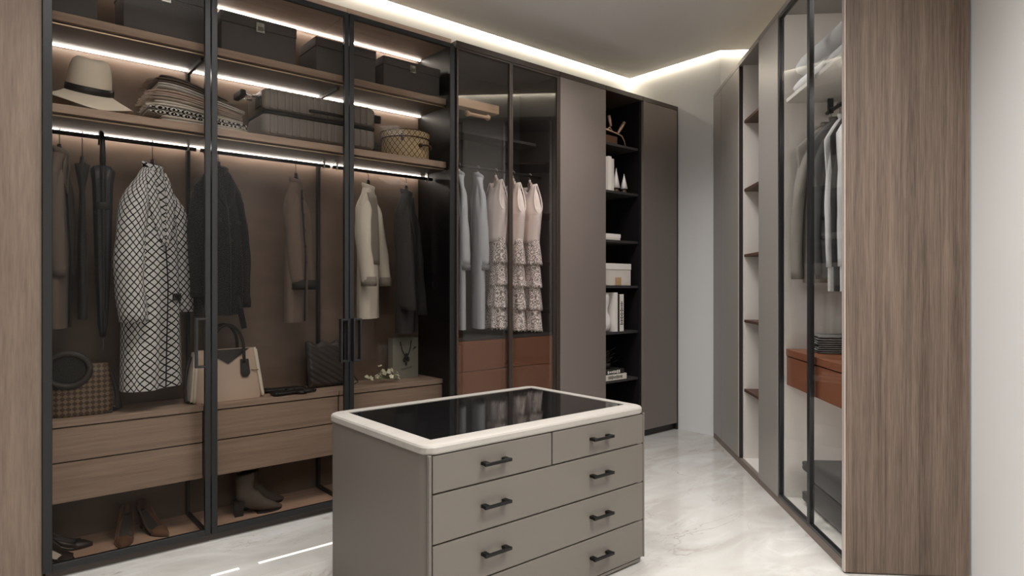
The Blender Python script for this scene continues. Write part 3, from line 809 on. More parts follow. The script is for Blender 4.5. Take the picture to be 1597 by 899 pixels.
def hat():
    t = thing('hat', 'cream brimmed hat with black ribbon on the middle shelf', 'hat', (0.432, 3.60, 2.0505), R(8))
    L = local(t)
    m = MB(); n = 56
    TILT = Matrix.Translation((0, 0, 0.112)) @ Matrix.Rotation(R(19), 4, 'X') @ Matrix.Translation((0, 0, -0.082))
    # brim: joins the tilted crown and droops to the shelf, its sides swept up
    def brim(a, f, dz):
        r = 0.090 + 0.096 * f
        p = TILT @ Vector((0.090 * math.cos(a), 0.080 * math.sin(a), 0.080))
        zo = 0.005 + 0.050 * max(0.0, math.cos(a)) ** 1.6 + 0.060 * max(0.0, -math.cos(a)) ** 1.6
        k = (1 - f) ** 1.15
        yy = p.y + (r - 0.090) * 0.80 * math.sin(a)
        return (r * math.cos(a), yy, p.z * k + zo * (1 - k) + dz)
    rings = [[brim(2 * PI * k / n, f, dz) for k in range(n)] for f, dz in ((0, 0.004), (0.2, 0.003), (0.45, 0.003), (0.7, 0.003), (0.9, 0.002), (1.0, 0.0005), (0.99, -0.002), (0.7, -0.001), (0.45, -0.001), (0.2, -0.002), (0, -0.004))]
    m.loft(rings, cap=False)
    obj('brim', m, M['felt'], t, L, smooth=True)
    m = MB(); rings = []
    for f, z in ((1.0, 0.076), (0.985, 0.12), (0.955, 0.16), (0.90, 0.198), (0.80, 0.226), (0.62, 0.240), (0.4, 0.241), (0.18, 0.235)):
        ring = []
        for k in range(n):
            a = 2 * PI * k / n
            pinch = 1 - 0.10 * max(0, (z - 0.15) / 0.08) * (max(0, math.sin(a + 0.6)) ** 4 + max(0, -math.sin(a - 0.6)) ** 4)
            dz = -0.012 * (1 - f) * abs(math.sin(a))
            ring.append(TILT @ Vector((0.0925 * f * pinch * math.cos(a), 0.082 * f * pinch * math.sin(a), z + dz)))
        rings.append(ring)
    m.loft(rings)
    obj('crown', m, M['felt'], t, L, smooth=True)
    m = MB(); rings = []
    for f, z in ((1.02, 0.080), (1.045, 0.082), (1.03, 0.114), (1.0, 0.114)):
        rings.append([TILT @ Vector((0.0925 * f * math.cos(2 * PI * k / n), 0.082 * f * math.sin(2 * PI * k / n), z)) for k in range(n)])
    m.loft(rings, cap=False)
    b = obj('ribbon_band', m, M['ribbon'], t, L, smooth=True)
    obj('ribbon_bow', MB().box(0.090, 0.101, -0.022, 0.022, 0.080, 0.114, 0.004).xf(TILT), M['ribbon'], b, L)
hat()

def folded(name, lab, cat, c, wx, wy, h, mat, seed, group=None, frame=FR, rz=0, fringe=False, sag=0.006, waves=2.0, cum=None, dx=0.0):
    def warp(x, z):
        if cum is None: return z
        u = min(1, max(0, (x + dx + 0.23) / 0.46))
        return (cum + z) * (1.12 - 0.16 * (1 - u) ** 3 - 0.58 * u ** 1.5 + 0.03 * math.sin(7 * u))
    """a folded cloth: rounded slab whose layers show at the front"""
    t = thing(name, lab, cat, c, rz, group, frame); L = local(t)
    r = random.Random(seed); ph = r.random() * 6
    m = MB(); NX = 22; layers = 2 if 0.02 < h < 0.06 else 1
    for k in range(layers):
        z0 = h * k / layers; z1 = h * (k + 1) / layers
        rings = []
        for i in range(NX + 1):
            u = i / NX; x = -wx / 2 + wx * u
            end = min(1, 8 * min(u, 1 - u) + 0.25)
            dz = sag * math.sin(waves * PI * u + ph) - sag
            hy = wy / 2 + 0.006 * math.sin(5 * u + ph + k)
            zc = (z0 + z1) / 2 + dz + sag; hh = (z1 - z0) / 2 * (0.55 + 0.45 * end)
            ring = []
            for q in range(12):
                a = 2 * PI * q / 12
                ca, sa = math.cos(a), math.sin(a)
                ring.append((x, hy * (abs(ca) ** 0.35) * (1 if ca >= 0 else -1), warp(x, zc + hh * (abs(sa) ** 0.7) * (1 if sa >= 0 else -1))))
            rings.append(ring)
        m.loft(rings)
    zmin = min(v.co.z for v in m.b.verts) if cum is None else 0.0
    bmesh.ops.translate(m.b, vec=(0, 0, -zmin), verts=m.b.verts[:])
    o = obj('cloth', m, mat, t, L, smooth=True)
    if fringe:
        f = MB()
        for q in range(34):
            y = -wy / 2 + wy * (q + 0.5) / 34
            z = h * (0.25 + 0.5 * r.random()) if cum is None else warp(-wx / 2, h * (0.25 + 0.5 * r.random()))
            f.tube([(-wx / 2 + 0.004, y, z), (-wx / 2 - 0.012 - 0.01 * r.random(), y + 0.004 * r.random(), z - 0.004), (-wx / 2 - 0.028 - 0.012 * r.random(), y, max(0.002, z - 0.010))], 0.0013, 4)
        tag(obj('fringe', f, mat, t, L), None, kind='stuff')
    return t, zmin
z = 2.0508
stack = [('folded pale stone textile at the very bottom of the patterned stack', 0.40, 0.030, FAB[0], 0.03, False),
         ('folded black and white zigzag blanket near the bottom of the textile stack', 0.46, 0.044, M['herring'], 0.0, False),
         ('folded cream textile resting directly on the zigzag blanket', 0.41, 0.026, FAB[3], 0.005, True),
         ('folded taupe fringed textile second above the zigzag blanket', 0.42, 0.026, FAB[1], -0.005, True),
         ('folded rose-tinted fringed textile in the middle of the stack', 0.40, 0.028, FAB[2], 0.0, True),
         ('folded pale grey textile third from the top of the stack', 0.40, 0.028, FAB[4], 0.012, False),
         ('folded brown fringed textile second from the top of the stack', 0.37, 0.024, FAB[5], -0.012, True),
         ('folded charcoal textile lying on top of the stack', 0.31, 0.016, FAB[6], -0.02, False)]
cum = 0.0
for i, (lab, wx, h, mt, dx, fr) in enumerate(stack):
    folded('folded_textile', lab, 'textile', (0.885 + dx, 3.575 + 0.004 * ((i * 7) % 5 - 2), 2.0508), wx, 0.24, h, mt, 20 + i, 'folded textiles beside the hat', fringe=fr, sag=0.0, waves=1, cum=cum, dx=dx)
    cum += h + 0.0008

def suitcase(lab, c, ln, dp, h, mat, frame=FR, flip=1, ribs=15, rz=0, tele=True, clasp=False, win=0.05, wout=0.0):
    t = thing('suitcase', lab, 'suitcase', c, rz, None, frame); L = local(t)
    def half(z0, z1, rib_top):
        m = MB(); m.box(-ln / 2, ln / 2, -dp / 2, dp / 2, z0, z1, 0.032, 4)
        for k in range(ribs):
            x = -ln / 2 + 0.05 + (ln - 0.1) * k / max(1, ribs - 1); rw = (ln - 0.1) / ribs * 0.36
            m.box(x - rw, x + rw, -dp / 2 - 0.004, dp / 2 + 0.004, z0 + 0.012, z1 - 0.012, 0.003)
            if rib_top: m.box(x - rw, x + rw, -dp / 2 + 0.02, dp / 2 - 0.02, z1 - 0.01, z1 + 0.0035, 0.002)
        return m
    f0 = 0.006
    smooth_by(obj('shell', half(f0, h * 0.50, False), mat, t, L)); smooth_by(obj('shell', half(h * 0.535, h, True), mat, t, L))
    obj('zip', MB().box(-ln / 2 + 0.004, ln / 2 - 0.004, -dp / 2 + 0.003, dp / 2 - 0.003, h * 0.47, h * 0.56, 0.012), M['rubber'], t, L)
    # wheels at one end, telescopic handle at the other
    e = flip * ln / 2
    for y in (-dp / 2 + win, dp / 2 - win):
        for zz in (h * 0.17, h * 0.80):
            mm = MB()
            mm.box(min(e - flip * (0.004 + wout), e + flip * (0.024 + wout)), max(e - flip * (0.004 + wout), e + flip * (0.024 + wout)), y - 0.024, y + 0.024, zz - 0.022, zz + 0.022, 0.006)
            wh = obj('wheel_mount', mm, M['rubber'], t, L)
            wm = MB()
            for dz in (-0.011, 0.011):
                wm.tube([(e + flip * (0.036 + wout), y, zz + dz - 0.008), (e + flip * (0.036 + wout), y, zz + dz + 0.008)], 0.020, 14)
            obj('wheel', wm, M['rubber'], wh, L, smooth=False)
    if tele:
        mm = MB()
        for y in (-dp / 2 + 0.09, dp / 2 - 0.09): mm.tube([(-e + flip * 0.01, y, h * 0.86), (-e - flip * 0.065, y, h * 0.86)], 0.007, 8)
        obj('pull_tube', mm, M['chrome'], t, L, smooth=True)
        obj('pull_grip', MB().box(min(-e - flip * 0.062, -e - flip * 0.092), max(-e - flip * 0.062, -e - flip * 0.092), -dp / 2 + 0.07, dp / 2 - 0.07, h * 0.80, h * 0.95, 0.008), M['rubber'], t, L)
        obj('corner_pad', MB().box(min(-e, -e - flip * 0.008), max(-e, -e - flip * 0.008), -dp / 2 + 0.02, -dp / 2 + 0.10, h * 0.6, h * 0.82, 0.003), M['rubber'], t, L)
    # carry handle on the long side
    x0, x1 = -ln * 0.12, ln * 0.20
    zz = h * 0.66
    hm = MB().tube([(x0, -dp / 2 - 0.002, zz), (x0 + 0.012, -dp / 2 - 0.014, zz), (x1 - 0.012, -dp / 2 - 0.014, zz), (x1, -dp / 2 - 0.002, zz)], 0.0085, 8)
    obj('carry_handle', hm, M['rubber'], t, L, smooth=True)
    if clasp:
        cm = MB().box(x0 - 0.10, x0 - 0.06, -dp / 2 - 0.012, -dp / 2 + 0.002, h * 0.40, h * 0.62, 0.003)
        c0 = obj('clasp', cm, M['chrome'], t, L)
        obj('clasp_ring', MB().tube([(x0 - 0.08 + 0.012 * math.cos(a), -dp / 2 - 0.014, h * 0.36 + 0.022 * math.sin(a)) for a in [2 * PI * q / 16 for q in range(17)]], 0.003, 6), M['chrome'], c0, L, smooth=True)
    return t
suitcase('grey ribbed hard suitcase lying flat on the shelf between textiles and hat box', (1.520, 3.575, 2.0508), 0.665, 0.265, 0.258, M['case'])

def hat_box():
    t = thing('hat_box', 'round cream hat box in brown lattice canvas with leather strap', 'hat box', (2.140, 3.59, 2.0505)); L = local(t)
    r = 0.150
    m = MB().lathe([(r * 0.99, 0.0), (r, 0.004), (r, 0.128), (r * 0.98, 0.128)], n=56)
    o = obj('body', m, M['hatbox'], t, L); wrap_uv(o, 56, 2 * PI * r); smooth_by(o)
    m = MB().lathe([(r + 0.0015, 0.129), (r + 0.004, 0.131), (r + 0.004, 0.172), (r, 0.175)], n=56)
    lid = obj('lid', m, M['hatbox'], t, L); wrap_uv(lid, 56, 2 * PI * r); smooth_by(lid)
    for zz in (0.132, 0.174):
        obj('piping', MB().tube([((r + 0.005) * math.cos(2 * PI * k / 56), (r + 0.005) * math.sin(2 * PI * k / 56), zz) for k in range(57)], 0.0032, 6), M['leather_brown'], lid, L, smooth=True)
    a0 = R(-62)
    pts = []
    for q in range(9):
        a = a0 + R(-22 + 44 * q / 8); rr = r + 0.006 + 0.018 * math.sin(PI * q / 8)
        pts.append((rr * math.cos(a), rr * math.sin(a), 0.082 + 0.004 * math.sin(PI * q / 8)))
    hd = obj('strap_handle', MB().tube(pts, [0.006] + [0.0065] * 7 + [0.006], 8), M['leather_brown'], t, L, smooth=True)
    for p in (pts[0], pts[-1]):
        m = MB().sphere((p[0], p[1], p[2]), 0.014, 1, 1, 1, 12, 8)
        obj('strap_mount', m, M['leather_brown'], hd, L, smooth=True)
    a = R(-128)
    obj('clasp', MB().box(-0.009, 0.009, -0.004, 0.006, -0.024, 0.018, 0.003).xf(Matrix.Rotation(a + PI / 2, 4, 'Z')).xf(Matrix.Translation(((r + 0.006) * math.cos(a), (r + 0.006) * math.sin(a), 0.128))), M['leather_brown'], t, L)
hat_box()

# ------------------------------------------------------------------ hanging clothes
class Garm:
    """front surface of a hanging garment, so that collars, plackets and pockets follow it"""
    def __init__(s, zn, zh, sh, hem, th, waist=None, drop=0.07, amp=0.10, k=7, seed=0):
        s.zn, s.zh, s.sh, s.hem, s.th, s.drop, s.amp, s.k, s.seed = zn, zh, sh, hem, th, drop, amp, k, seed
        s.waist = waist or (sh * 0.5 + hem * 0.5) * 0.95
    def prof(s, z):
        d = s.zn - z
        if d < s.drop:
            u = max(0.0, d / s.drop)
            return 0.045 + (s.sh - 0.045) * (u ** 0.8), 0.03 + (s.th * 0.62 - 0.03) * u
        u = (d - s.drop) / (s.zn - s.drop - s.zh)
        if u < 0.4: v = u / 0.4; w = s.sh + (s.waist - s.sh) * (v * v * (3 - 2 * v))
        else: v = (u - 0.4) / 0.6; w = s.waist + (s.hem - s.waist) * v
        return w, s.th * (0.62 + 0.38 * min(1, u * 2.2))
    def pt(s, a, z, off=0.0):
        w, t = s.prof(z)
        d = (s.zn - z) / (s.zn - s.zh)
        ca, sa = math.cos(a), math.sin(a)
        f = 1 + s.amp * d * math.sin(s.k * a + s.seed + 1.5 * d) + 0.35 * s.amp * math.sin(3 * a + s.seed * 2 + 5 * d)
        x = w * (abs(ca) ** 0.75) * (1 if ca > 0 else -1)
        y = t * (abs(sa) ** 0.85) * (1 if sa > 0 else -1) * f
        n = Vector((ca * t, sa * w, 0)).normalized()
        return Vector((x, y, z)) + n * off
    def body(s, nz=26, n=44, seg=None):
        zs = [s.zn - s.drop * (q / 7) for q in range(7)] + [s.zn - s.drop - (s.zn - s.drop - s.zh) * (q / nz) for q in range(nz + 1)]
        m = MB(); m.loft([[s.pt(2 * PI * k / n, z) for k in range(n)] for z in zs], cap=False); return m
    def front_angle(s, x, z):
        w, t = s.prof(z)
        c = max(-1, min(1, (abs(x) / w))) ** (1 / 0.75)
        c = c if x > 0 else -c
        return -math.acos(max(-1, min(1, c)))
    def patch(s, fn, nu=6, nv=10, off=0.006):
        """fn(u, v) -> (x, z) on the front"""
        def g(u, v):
            x, z = fn(u, v); return s.pt(s.front_angle(x, z), z, off)
        return MB().grid(g, nu, nv)
def sleeve_mesh(g, side, zc, splay, fwd, r0=(0.040, 0.062), r1=(0.028, 0.046), seed=0, n=16, amp=0.08):
    z0 = g.zn - g.drop * 0.42
    x0 = g.prof(z0)[0] - 0.030
    m = MB(); rings = []; N = 18
    for i in range(N + 1):
        u = i / N
        z = z0 + (zc - z0) * u
        x = side * (x0 + (g.sh - 0.028 + splay - x0) * (1 - (1 - u) ** 3.2) + 0.006 * math.sin(PI * u))
        y = fwd * u ** 1.4
        e = min(1, 0.40 + u * 4)
        rx = (r0[0] + (r1[0] - r0[0]) * u) * e; ry = (r0[1] + (r1[1] - r0[1]) * u) * e
        ring = []
        for k in range(n):
            a = 2 * PI * k / n
            f = 1 + amp * math.sin(3 * a + 9 * u + seed) * (0.4 + 0.6 * math.sin(PI * u)) + 0.03 * math.sin(23 * u + seed)
            ring.append((x + rx * f * math.cos(a), y + ry * f * math.sin(a), z + 0.012 * math.sin(a) * (1 - u)))
        rings.append(ring)
    m.loft(rings); return m
def hanger(lab, x, y, z_rod, zn, yaw, hw, mat='hanger', group=None, frame=FR, rr=0.012):
    """hook over the rod, neck and two sloping arms"""
    t = thing('hanger', lab, 'hanger', (x, y, zn), yaw, group, frame); L = local(t)
    top = z_rod - zn; hw = min(hw, 0.028)
    hx, hy = math.sin(yaw), math.cos(yaw)
    pts = [(0, 0, 0.025), (0, 0, top - 0.02)]
    for q in range(9):
        a = R(-60 + 250 * q / 8)
        pts.append((hx * (rr + 0.004) * math.cos(a), hy * (rr + 0.004) * math.cos(a), top + (rr + 0.004) * math.sin(a)))
    obj('hook', MB().tube(pts, 0.0021, 6), M['wire'] if mat == 'hanger' else M['hanger_pale'], t, L, smooth=True)
    m = MB().tube([(-hw, 0.0, -0.060), (-hw * 0.6, 0, -0.028), (-0.022, 0, 0.004), (0, 0, 0.014), (0.022, 0, 0.004), (hw * 0.6, 0, -0.028), (hw, 0.0, -0.060)], [0.007, 0.008, 0.009, 0.010, 0.009, 0.008, 0.007], 8)
    m.tube([(0, 0, 0.0), (0, 0, 0.034)], [0.012, 0.009], 10)
    obj('arms', m, M[mat], t, L, smooth=True)
    return t
def cloth_thing(name, lab, cat, x, y, zh, yaw, group=None, frame=FR): return thing(name, lab, cat, (x, y, zh), yaw, group, frame)
def jacket(name, lab, cat, x, y, zn, zh, yaw, mat, sh=0.17, hem=0.19, th=0.06, zc=None, splay=0.03, fwd=-0.02, sleeves=(-1, 1), r0=(0.040, 0.062), r1=(0.028, 0.046),
           seed=0, lapel=None, placket=None, collar=True, cuffs=None, pockets=(), buttons=0, amp=0.10, frame=FR, sleeve_mat=None, hang=None, waist=None, group=None, belt=None, drop=0.115):
    t = cloth_thing(name, lab, cat, x, y, zh, yaw, group, frame); L = local(t)
    g = Garm(zn - zh, 0.0, sh, hem, th, seed=seed, amp=amp, waist=waist, drop=drop)
    bo = obj('body', g.body(), mat, t, L, smooth=True); wrap_uv(bo, 44, 4 * sh)
    sm = sleeve_mat or mat
    for s_ in sleeves:
        c_ = (zc if not isinstance(zc, tuple) else zc[0 if s_ < 0 else 1]) - zh
        o = obj('sleeve', sleeve_mesh(g, s_, c_, splay, fwd, r0, r1, seed + s_), sm, t, L, smooth=True); wrap_uv(o, 16, PI * (r0[0] + r0[1]))
        if cuffs:
            xx = s_ * (g.sh - 0.028 + splay)
            m = MB(); rings = []
            for zz, k in ((c_ + 0.052, 1.04), (c_ + 0.03, 1.10), (c_ - 0.004, 1.10), (c_ - 0.004, 0.9)):
                rings.append([(xx + r1[0] * k * math.cos(2 * PI * q / 16), fwd + r1[1] * k * math.sin(2 * PI * q / 16), zz) for q in range(16)])
            m.loft(rings, cap=False); obj('cuff', m, cuffs, o, L, smooth=True)
    zt = zn - zh
    if collar:
        m = MB(); rings = []
        for k, (f, zz) in enumerate(((1.0, -0.012), (1.12, 0.002), (1.15, 0.016), (1.02, 0.020), (0.95, 0.004))):
            rings.append([(0.050 * f * math.cos(2 * PI * q / 20), 0.034 * f * math.sin(2 * PI * q / 20), zt + zz + 0.012 * math.sin(2 * PI * q / 20)) for q in range(20)])
        m.loft(rings, cap=False); flat_uv(obj('collar', m, collar if collar is not True else mat, t, L, smooth=True))
    if lapel:
        zl, wl = lapel
        for s_ in (-1, 1):
            def fn(u, v, s_=s_):
                z = zt - 0.02 - (zl) * v
                wmax = wl * math.sin(PI * min(1, 0.15 + v * 0.85)) + 0.004
                xin = s_ * (0.036 * (1 - v) + 0.004)
                return xin + s_ * wmax * u, z - 0.03 * u
            flat_uv(obj('lapel', g.patch(fn, 5, 12, 0.008), mat, t, L, smooth=True, solid=0.004))
    if placket:
        z0 = zt - (lapel[0] + 0.02 if lapel else 0.04)
        wd, pm = placket
        obj('placket', g.patch(lambda u, v: (-wd + 2 * wd * u + 0.004, z0 - (z0 - 0.004) * v), 2, 20, 0.004), pm, t, L, smooth=True, solid=0.003)
    for (px, pz, pw, ph, pm) in pockets:
        obj('pocket_flap', g.patch(lambda u, v: (px - pw / 2 + pw * u, pz - zh - ph * v), 6, 3, 0.006), pm, t, L, smooth=True, solid=0.004)
    for q in range(buttons):
        z = zt - (lapel[0] if lapel else 0.05) - 0.04 - q * 0.09
        if z < 0.05: break
        p = g.pt(g.front_angle(0.012, z), z, 0.008)
        obj('button', MB().sphere(p, 0.007, 1, 0.5, 1, 10, 6), M['rubber'], t, L, smooth=True)
    if belt:
        bz, bm, bw = belt
        obj('belt', g.patch(lambda u, v: (-bw + 2 * bw * u, bz - zh - 0.035 * v), 8, 2, 0.007), bm, t, L, smooth=True, solid=0.004)
    return t, g
ZR = 1.955
YH = 3.58
# 1 grey-brown jacket, far left
jacket('jacket', 'grey-brown jacket hung edge-on, leftmost on the rod beside the furled umbrella', 'jacket', 0.318, YH, 1.862, 1.06, R(72), M['cloth_grey'], sh=0.112, hem=0.108, th=0.034, zc=1.30, splay=0.006, fwd=-0.012, r0=(0.026, 0.036), r1=(0.022, 0.032), seed=1, placket=(0.012, M['cloth_dark']), cuffs=M['cloth_grey'], lapel=(0.14, 0.03))
hanger('black hanger carrying the grey-brown jacket at the far left', 0.318, YH, ZR, 1.866, R(72), 0.12, group='hangers on the lit rod')
# 2 charcoal sleeveless garment behind the umbrella
jacket('vest', 'charcoal sleeveless garment hanging behind the umbrella, half hidden by the grey-brown jacket', 'vest', 0.405, YH, 1.815, 1.10, R(84), M['cloth_dark'], sh=0.105, hem=0.11, th=0.019, zc=1.3, sleeves=(), seed=4, collar=False)
hanger('black hanger carrying the charcoal sleeveless garment', 0.405, YH, ZR, 1.82, R(84), 0.09, group='hangers on the lit rod')
# 3 umbrella
def umbrella():
    t = thing('umbrella', 'furled black umbrella hanging by its handle left of the diamond coat', 'umbrella', (0.480, 3.535, 0.9525)); L = local(t)
    m = MB(); rings = []; n = 32
    for z, r in ((0.06, 0.010), (0.12, 0.018), (0.35, 0.026), (0.60, 0.031), (0.70, 0.034), (0.78, 0.037), (0.845, 0.043)):
        rings.append([(r * (1 + 0.22 * math.sin(8 * 2 * PI * k / n + 3 * z)) * math.cos(2 * PI * k / n), r * (1 + 0.22 * math.sin(8 * 2 * PI * k / n + 3 * z)) * math.sin(2 * PI * k / n), z + (0.014 * math.sin(8 * 2 * PI * k / n) if z > 0.8 else 0)) for k in range(n)])
    m.loft(rings); obj('canopy', m, M['cloth_navy'], t, L, smooth=True)
    obj('tie_strap', MB().lathe([(0.036, 0.655), (0.040, 0.66), (0.040, 0.685), (0.037, 0.69)], n=24, cap=False), M['ribbon'], t, L, smooth=True)
    obj('tip', MB().tube([(0, 0, 0.0), (0, 0, 0.03), (0, 0, 0.065)], [0.002, 0.0035, 0.006], 8), M['wire'], t, L, smooth=True)
    obj('shaft', MB().tube([(0, 0, 0.06), (0, 0, 0.90)], 0.005, 8), M['wire'], t, L, smooth=True)
    pts = [(0, 0, 0.855), (0, 0, 0.90), (0, 0.002, 0.955), (0, 0.010, 0.985), (0, 0.024, 1.012), (0, 0.045, 1.026), (0, 0.066, 1.014), (0, 0.072, 0.985), (0, 0.072, 0.972)]
    obj('handle', MB().tube(pts, [0.012, 0.014, 0.0115, 0.0105, 0.010, 0.010, 0.010, 0.010, 0.010], 10), M['hanger'], t, L, smooth=True)
umbrella()
# 4 diamond coat
t, g = jacket('coat', 'long pale coat with black diamond lattice, hung open beside the umbrella', 'coat', 0.695, YH, 1.838, 0.752, R(38), M['coat'], sh=0.150, hem=0.165, waist=0.15, th=0.085, zc=(1.085, 1.12), splay=0.048, fwd=-0.045,
              r0=(0.052, 0.070), r1=(0.056, 0.066), seed=2, lapel=(0.36, 0.050), placket=(0.003, M['ink']), pockets=((0.085, 1.215, 0.10, 0.036, M['ink']),), amp=0.14, drop=0.17, collar=True)
obj('inner_label', MB().box(-0.022, 0.022, -0.0405, -0.038, 0.985, 1.0, 0.001), M['ink'], t, local(t))
hanger('black hanger carrying the diamond lattice coat', 0.695, YH, ZR, 1.842, R(38), 0.05, group='hangers on the lit rod')
# 5 black jacket behind the first door stile
jacket('jacket', 'black belted jacket hanging partly behind the first door stile, above the cream handbag', 'jacket', 1.005, YH, 1.868, 1.10, R(33), M['cloth_black'], sh=0.165, hem=0.155, th=0.062, zc=(1.20, 1.14), splay=0.02, fwd=-0.02, seed=5, lapel=(0.16, 0.04), placket=(0.004, M['hanger']),
       pockets=((0.085, 1.60, 0.075, 0.018, M['cloth_dark']), (-0.08, 1.60, 0.07, 0.018, M['cloth_dark'])), buttons=4, cuffs=M['cloth_black'])
tm = MB().tube([(1.075, 3.500, 1.20), (1.090, 3.495, 1.12), (1.110, 3.50, 1.03)], [0.014, 0.016, 0.015], 8)
ob = bpy.data.objects['jacket.001']
obj('belt_end', tm, M['cloth_black'], ob, smooth=True)
hanger('black hanger carrying the black belted jacket', 1.005, YH, ZR, 1.872, R(33), 0.12, group='hangers on the lit rod')
# 6 brown shirt
jacket('shirt', 'brown shirt with spotted front hanging edge-on in the middle bay', 'shirt', 1.420, YH, 1.840, 1.05, R(52), M['cloth_brown'], sh=0.125, hem=0.135, th=0.05, zc=1.235, splay=0.012, fwd=-0.045, r0=(0.036, 0.05), r1=(0.026, 0.036), seed=8, placket=(0.013, M['cloth_dark']), cuffs=M['cloth_dark'], buttons=5)
hanger('black hanger carrying the brown shirt', 1.420, YH, ZR, 1.858, R(52), 0.10, group='hangers on the lit rod')
# 7 cream shirt with sequins
t, g = jacket('shirt', 'cream shirt with a glittering front hanging in the third bay', 'shirt', 1.872, YH, 1.855, 1.055, R(43), M['cloth_white'], sh=0.13, hem=0.115, waist=0.115, th=0.05, zc=1.255, splay=0.045, fwd=-0.055, r0=(0.036, 0.05), r1=(0.032, 0.044), seed=11, cuffs=M['cloth_silver'])
obj('sequin_front', g.patch(lambda u, v: (-0.075 + 0.15 * u, (0.76 - 0.43 * v)), 8, 14, 0.005), M['cloth_silver'], t, local(t), smooth=True, solid=0.003)
hanger('black hanger carrying the cream glittering shirt', 1.872, YH, ZR, 1.868, R(43), 0.10, group='hangers on the lit rod')
# 8 dark suit jacket
jacket('jacket', 'dark suit jacket hanging edge-on at the right end of the lit rod', 'jacket', 2.140, YH, 1.845, 0.955, R(44), M['cloth_suit'], sh=0.14, hem=0.135, waist=0.135, th=0.055, zc=(1.10, 1.06), splay=0.03, fwd=-0.055, r0=(0.042, 0.056), r1=(0.036, 0.052), seed=14, lapel=(0.22, 0.035), placket=(0.004, M['hanger']))
hanger('black hanger carrying the dark suit jacket', 2.140, YH, ZR, 1.860, R(44), 0.11, group='hangers on the lit rod')

# ---- glass cabinet: two pale coats, three lace dresses
ZC = 2.068
for i, (x, lab) in enumerate(((2.530, 'pale grey coat with dark cuffs, first in the glass cabinet, cut by its left stile'), (2.692, 'pale grey coat with dark cuffs, second in the glass cabinet, beside the dresses'))):
    jacket('coat', lab, 'coat', x, 3.55, 2.005, 0.962, R(66), M['cloth_pale'], sh=0.125, hem=0.125, waist=0.12, th=0.036, zc=1.395, splay=0.0, fwd=-0.02, r0=(0.030, 0.038), r1=(0.030, 0.038), seed=20 + i, cuffs=None, amp=0.05, group='pale coats in the glass cabinet', collar=True, drop=0.12)
    tt = bpy.data.objects['coat.%03d' % (i + 1)]
    L = local(tt)
    for s_ in (-1, 1):
        xx = s_ * (0.125 - 0.028)
        m = MB(); rings = []
        for zz, k in ((0.433, 0.98), (0.432, 1.03), (0.395, 1.03), (0.395, 0.9)):
            rings.append([(xx + 0.030 * k * math.cos(2 * PI * q / 16), -0.02 + 0.038 * k * math.sin(2 * PI * q / 16), zz) for q in range(16)])
        m.loft(rings, cap=False)
        tag(obj('cuff', m, M['cloth_cuff'], tt, L, smooth=True), 'dark grey cuff')
    hanger('pale hanger under the %s pale grey coat' % ('first' if i == 0 else 'second'), x, 3.55, ZC, 2.008, R(66), 0.09, 'hanger_pale', group='hangers in the glass cabinet')
def lace_dress(lab, x, y, zn, zh, yaw, seed):
    t = cloth_thing('dress', lab, 'dress', x, y, zh, yaw, 'lace dresses in the glass cabinet'); L = local(t)
    zt = zn - zh
    wz = zt - 0.43
    # bodice with a scooped neck
    m = MB(); rings = []; n = 40
    for q in range(15):
        u = q / 14; z = zt - 0.006 - (zt - wz) * u
        w = 0.105 + 0.045 * max(0, 1 - abs(u - 0.5) * 2.2) - (0.03 * (1 - u / 0.2) if u < 0.2 else 0) ; w = w if u > 0.05 else 0.098
        th = 0.018 + 0.040 * min(1, u * 2.5)
        ring = []
        for k in range(n):
            a = 2 * PI * k / n; ca, sa = math.cos(a), math.sin(a)
            zz = z
            if u < 0.25:
                dip = (1 - u / 0.25) * max(0, 1 - (abs(ca) / 0.62) ** 2)
                zz -= dip * (0.105 if sa < 0 else 0.05)
            f = 1 + 0.05 * u * math.sin(12 * a + seed)
            ring.append((w * ca, th * sa * f, zz))
        rings.append(ring)
    m.loft(rings, cap=False); obj('bodice', m, M['cloth_rose'], t, L, smooth=True, solid=0.002)
    # piped arm holes and neckline
    for s_ in (-1, 1):
        pts = []
        for q in range(21):
            a = 2 * PI * q / 20
            zz = zt - 0.115 + 0.108 * math.cos(a)
            u = (zt - zz) / (zt - wz)
            pts.append((s_ * (0.100 + 0.040 * min(1, max(0, (u - .05) * 2.2)) + 0.004), (0.012 + 0.030 * (1 - math.cos(a)) / 2) * math.sin(a), zz))
        obj('arm_binding', MB().tube(pts, 0.0048, 6), M['binding'], t, L, smooth=True)
    pts = []
    for q in range(25):
        a = PI + PI * q / 24; ca, sa = math.cos(a), math.sin(a)
        pts.append((0.066 * ca, -0.022 - 0.016 * abs(sa), zt - 0.008 - 0.100 * (1 - ca * ca)))
    obj('neck_binding', MB().tube(pts, 0.004, 6), M['binding'], t, L, smooth=True)
    # lace tiers with scalloped hems
    N = 4; n = 84
    tot = wz
    tops = [wz + 0.02, wz - tot * 0.20, wz - tot * 0.46, wz - tot * 0.70]
    bots = [wz - tot * 0.26, wz - tot * 0.51, wz - tot * 0.76, 0.004]
    for q in range(N):
        m = MB(); rings = []
        for i in range(9):
            u = i / 8
            z = tops[q] + (bots[q] - tops[q]) * u
            ring = []
            for k in range(n):
                a = 2 * PI * k / n
                w = 0.112 + 0.034 * u ** 0.7 + 0.002 * q + 0.007 * math.sin(7 * a + seed + q * 2) * u
                th = 0.044 + 0.016 * u ** 0.7 + 0.002 * q
                f = 1 + 0.14 * u * math.sin(9 * a + seed + q * 2.4)
                zz = z + (0.012 * abs(math.sin(a * 10.5)) if i == 8 else 0)
                ring.append((w * math.cos(a), th * f * math.sin(a), zz))
            rings.append(ring)
        m.loft(rings, cap=False); obj('lace_tier', m, M['lace'], t, L, smooth=True, solid=0.003)
